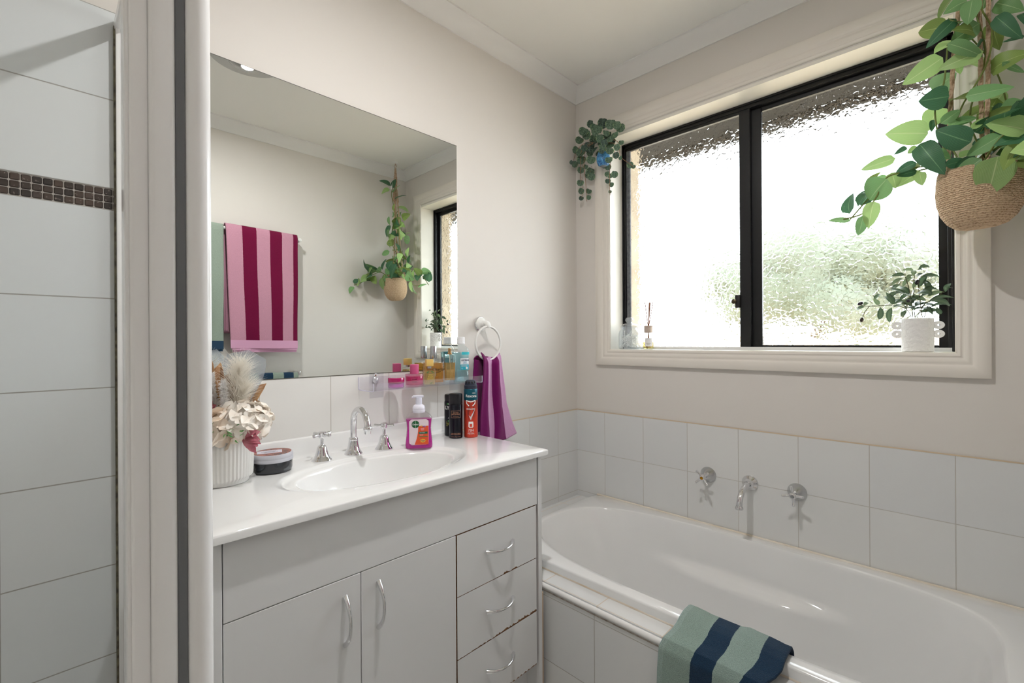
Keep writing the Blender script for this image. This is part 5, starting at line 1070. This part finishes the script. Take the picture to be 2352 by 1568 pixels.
m_ = MB(); m_.tube(smooth_path([(.0, .026, .05), (0, .040, .06), (0, .041, .085), (0, .040, .10)], 4), .0022, 8); m_.box((-.008, .0395, .07), (.008, .0415, .115), .0008, 1); m_.build('wall_hook', WHITEP, wp)
PEP = leafmat('peperomia', (58, 86, 66), (136, 164, 138), edge=(150, 176, 120), nv=9, rough=.5, trans=.15, net=True); PEP2 = leafmat('peperomia_dark', (44, 66, 58), (110, 136, 120), edge=(120, 150, 104), nv=9, rough=.5, trans=.15, net=True)
random.seed(31); m_ = MB()
def rleaf(mb_, c_, r_, nr, upd):
    nr = V(nr).normalized(); u_ = (V(upd) - nr * V(upd).dot(nr)).normalized(); s_ = u_.cross(nr); n_ = 18; ctr = mb_.bm.verts.new(V(c_) - nr * r_ * .12); ring = []; ring2 = []
    for i in range(n_):
        a = 2 * PI * i / n_; rr = r_ * (1 + .05 * (i % 2) - .22 * math.exp(-((a - PI) / .35) ** 2)); d_ = u_ * math.cos(a) + s_ * math.sin(a)
        ring2.append((mb_.bm.verts.new(V(c_) + d_ * rr * .55 - nr * r_ * .02), (.5 + .275 * math.sin(a), .5 + .275 * math.cos(a)))); ring.append((mb_.bm.verts.new(V(c_) + d_ * rr + nr * r_ * (.02 - .12 * math.cos(2 * a))), (.5 + .5 * math.sin(a), .5 + .5 * math.cos(a))))
    for i in range(n_):
        j = (i + 1) % n_; mb_.face((ctr, ring2[i][0], ring2[j][0]), ((.5, .5), ring2[i][1], ring2[j][1])); mb_.face((ring2[i][0], ring[i][0], ring[j][0], ring2[j][0]), (ring2[i][1], ring[i][1], ring[j][1], ring2[j][1]))
for x_, y_, z_, r in SMALL_LEAVES:
    p = V((x_, y_, z_ + H)); nr = (CAM - p).normalized() + V((random.uniform(-.55, .55), random.uniform(-.4, .2), random.uniform(-.1, .7))); m_.mi = random.choice((0, 0, 1)); q = l2((x_, y_, z_)); rleaf(m_, q, r * 1.16, nr, V((q.x * 3 + random.uniform(-.3, .3), -.2, -1)))
for k in range(16):
    a = random.uniform(0, 2 * PI); q = V((.05 * math.cos(a), .02 * math.sin(a) + .002, random.uniform(.06, .13))); m_.mi = random.choice((0, 1)); rleaf(m_, q, random.uniform(.016, .022), V((q.x * 8, -1, .6)), V((q.x * 5, 0, -.4)))
m_.build('foliage', [PEP, PEP2], wp, sharp=0)
m_ = MB()
for s_ in SMALL_STEMS: m_.tube(smooth_path([l2(p) for p in s_], 5), .0012, 5)
for x_, y_, z_, r in SMALL_LEAVES[30:44:2]:
    q = l2((x_, y_, z_)); m_.tube([q, q + V((.008, .004, .018)), q + V((.004, .006, .03))], .0008, 4)
m_.build('stems', P('stem_brown', (150, 112, 84), .7), wp)

# ================================================================== WINDOW SILL
WS = WZ0 + .0005
op = thing('potted_olive', 'small olive plant in a white textured pot with ring handles on the sill', 'potted plant', (1.297, .058, WS))
def l3(p): return V((p[0] - 1.297, p[1] - .058, p[2] + H - WS))
PW = P('pot_plaster', (244, 243, 241), .85, bump=1, bscale=95, bdist=.006)
MB().lathe([(0, 0), (.0375, 0), (.0395, .002), (.0395, .104), (.0380, .1055), (.0365, .104), (.0365, .085), (0, .084)], 56).build('pot', PW, op)
for s_ in (-1, 1):
    for z in (.056, .0835):
        out = [(.0150 * math.cos(a), .0128 * math.sin(a)) for a in [2 * PI * k / 24 for k in range(24)]]; inn = [(.0030 * math.cos(a) + .001, .0030 * math.sin(a)) for a in [2 * PI * k / 24 for k in range(24)]]
        m_ = MB(); R_ = [[V((s_ * x_, d_, z_)) for x_, z_ in q] for q, d_ in ((inn, -.0042), (out, -.0042), (out, .0042), (inn, .0042))]
        m_.loft(R_ + [R_[0]]); m_.build('ring_handle', PW, op, loc=(s_ * .0490, 0, z))
MB().lathe([(0, .086), (.036, .085)], 20, cap1=False).build('soil', P('pot_soil', (66, 56, 46), 1), op)
OLV = leafmat('olive_leaf', (74, 98, 74), (120, 142, 108), nv=2, rough=.45, trans=.22); OLV2 = leafmat('olive_leaf_pale', (112, 134, 100), (150, 168, 130), nv=2, rough=.45, trans=.25)
random.seed(6); m_ = MB()
for ax, ay, az, bx, by, bz in OLIVE_LEAVES:
    a, b_ = l3((ax, ay, az)), l3((bx, by, bz)); m_.mi = 1 if random.random() < .25 else 0; L_ = (b_ - a).length
    m_.leaf(a, b_, min(.021, .007 + L_ * .24), V((random.uniform(-.4, .4), -.8, random.uniform(.3, 1))), curl=random.uniform(.1, .28), fold=.25, n=7, shape=(.8, .8))
for k in range(18):
    a = V((random.uniform(-.03, .035), random.uniform(-.02, .02), random.uniform(.13, .19))); d = V((random.uniform(-1, 1), random.uniform(-1, .4), random.uniform(-.2, .6))).normalized()
    b_ = a + d * .05; b_.x = min(b_.x, .080); b_.y = min(b_.y, .045); m_.mi = 0; m_.leaf(a, b_, .018, V((0, -.6, 1)), curl=.2, fold=.25, n=6, shape=(.8, .8))
m_.build('foliage', [OLV, OLV2], op, sharp=0)
m_ = MB()
for s_ in OLIVE_STEMS: m_.tube(smooth_path([l3(p) for p in s_], 4), .0011, 5)
m_.build('stems', P('stem_olive', (84, 78, 48), .7), op)
for k, p in enumerate(OLIVES):
    MB().ball((0, 0, 0), .0072, 14, 10, (.85, .85, 1.25), Matrix.Rotation((1.1, .2, 1.0, .3)[k], 4, 'Y')).build('olive', P('olive_fruit_brown', (62, 50, 42), .25, coat=.5) if k == 1 else P('olive_fruit', (34, 28, 44), .2, coat=.6), op, loc=l3(p), label='brown olive' if k == 1 else None)

# glass jar of fine sticks
JX, JY = .268, .0565
gj = thing('glass_jar', 'lidded clear glass jar standing in the left corner of the sill', 'jar', (JX, JY, WS))
gj.scale = (1.21, 1.21, 1.13)
GJ = thin('jar_glass', (.95, .97, .985), 1.4, .02, milk=.14)
MB().lathe([(0, .001), (.038, 0), (.042, .003), (.0425, .010), (.0425, .066), (.039, .078), (.033, .084), (.0325, .089), (.0345, .091), (.0345, .094), (.0325, .094), (.0315, .084), (.037, .076), (.0405, .065), (.0405, .010), (0, .006)], 40).build('body', GJ, gj)
MB().lathe([(.0335, .0945), (.0345, .097), (.033, .101), (.024, .106), (.014, .109), (.010, .112), (.013, .1145), (.0165, .121), (.0155, .128), (.010, .133), (0, .1345)], 36).build('lid', GJ, gj)
random.seed(2); m_ = MB()
for k in range(130):
    a = random.uniform(0, 2 * PI); rr = random.uniform(0, .030); z = random.uniform(.010, .058); c_ = V((rr * math.cos(a), rr * math.sin(a), z)); d = V((random.gauss(0, 1), random.gauss(0, 1), random.gauss(0, .9))).normalized() * random.uniform(.008, .016)
    p, q = c_ - d, c_ + d
    for w_ in (p, q):
        h_ = math.hypot(w_.x, w_.y)
        if h_ > .037: w_.x *= .037 / h_; w_.y *= .037 / h_
        w_.z = min(max(w_.z, .009), .072)
    m_.tube([p, q], .0009, 5)
for p, q in (((-.012, -.02, .03), (-.010, -.022, .076)), ((.004, -.02, .05), (.020, -.018, .082)), ((.006, -.02, .03), (.022, -.012, .064))): m_.tube([p, q], .0011, 6); m_.ball(q, .0024, 8, 6)
sf = m_.build('stick_fill', P('pale_sticks', (216, 212, 202), .5, var=(244, 242, 236), vscale=90), None, loc=(JX, JY, WS)); sf.scale = (1.21, 1.21, 1.13)
tag(sf, 'jumble of fine pale sticks filling the lidded glass jar', 'sticks', kind='stuff')

# reed diffuser
DX, DY = .363, .060
rd = thing('reed_diffuser', 'small reed diffuser bottle with wooden collar beside the glass jar', 'reed diffuser', (DX, DY, WS))
rd.scale = (1.19, 1.19, 1.27)
MB().lathe([(.019, 0), (.0215, .002), (.0215, .040), (.0195, .052), (.014, .059), (.0125, .062)], 36).build('bottle', thin('diffuser_glass', (.95, .97, .96), 1.4), rd)
MB().lathe([(.0185, .003), (.0200, .004), (.0200, .026), (0, .026)], 32).build('liquid', liquid('diffuser_oil', (240, 222, 150), .85), rd)
MB().lathe([(.0155, .060), (.0158, .061), (.0158, .081), (.0165, .0815), (.0165, .0850), (.0158, .0855), (0, .0855)], 32).build('collar', P('collar_wood', (206, 188, 174), .6, var=(184, 164, 150), vscale=60), rd)
a_ = toward(DX, DY)
wrap_rect(MB(), -.0135, .0135, .011, .041, .0215, a_, 0, .0004).build('label', P('diffuser_label', (234, 232, 234), .6), rd)
m_ = MB()
for z, w_ in ((.0375, .009), (.0215, .009), (.0165, .005)): wrap_rect(m_, -w_, w_, z, z + .0009, .0215, a_, 0, .0007)
m_.build('print_lines', P('diffuser_ink', (150, 142, 132), .6), rd)
REED = P('reed_brown', (150, 104, 82), .8)
for dx, dy, h_ in ((-.017, .006, .170), (-.010, -.007, .171), (-.002, .010, .170), (.008, -.003, .171), (.017, .005, .170), (.013, -.008, .168)):
    MB().tube([(-dx * .35, -dy * .3, .006), (dx * .12, dy * .1, .085), (dx, dy, h_)], .0016, 6).build('reed', REED, rd)
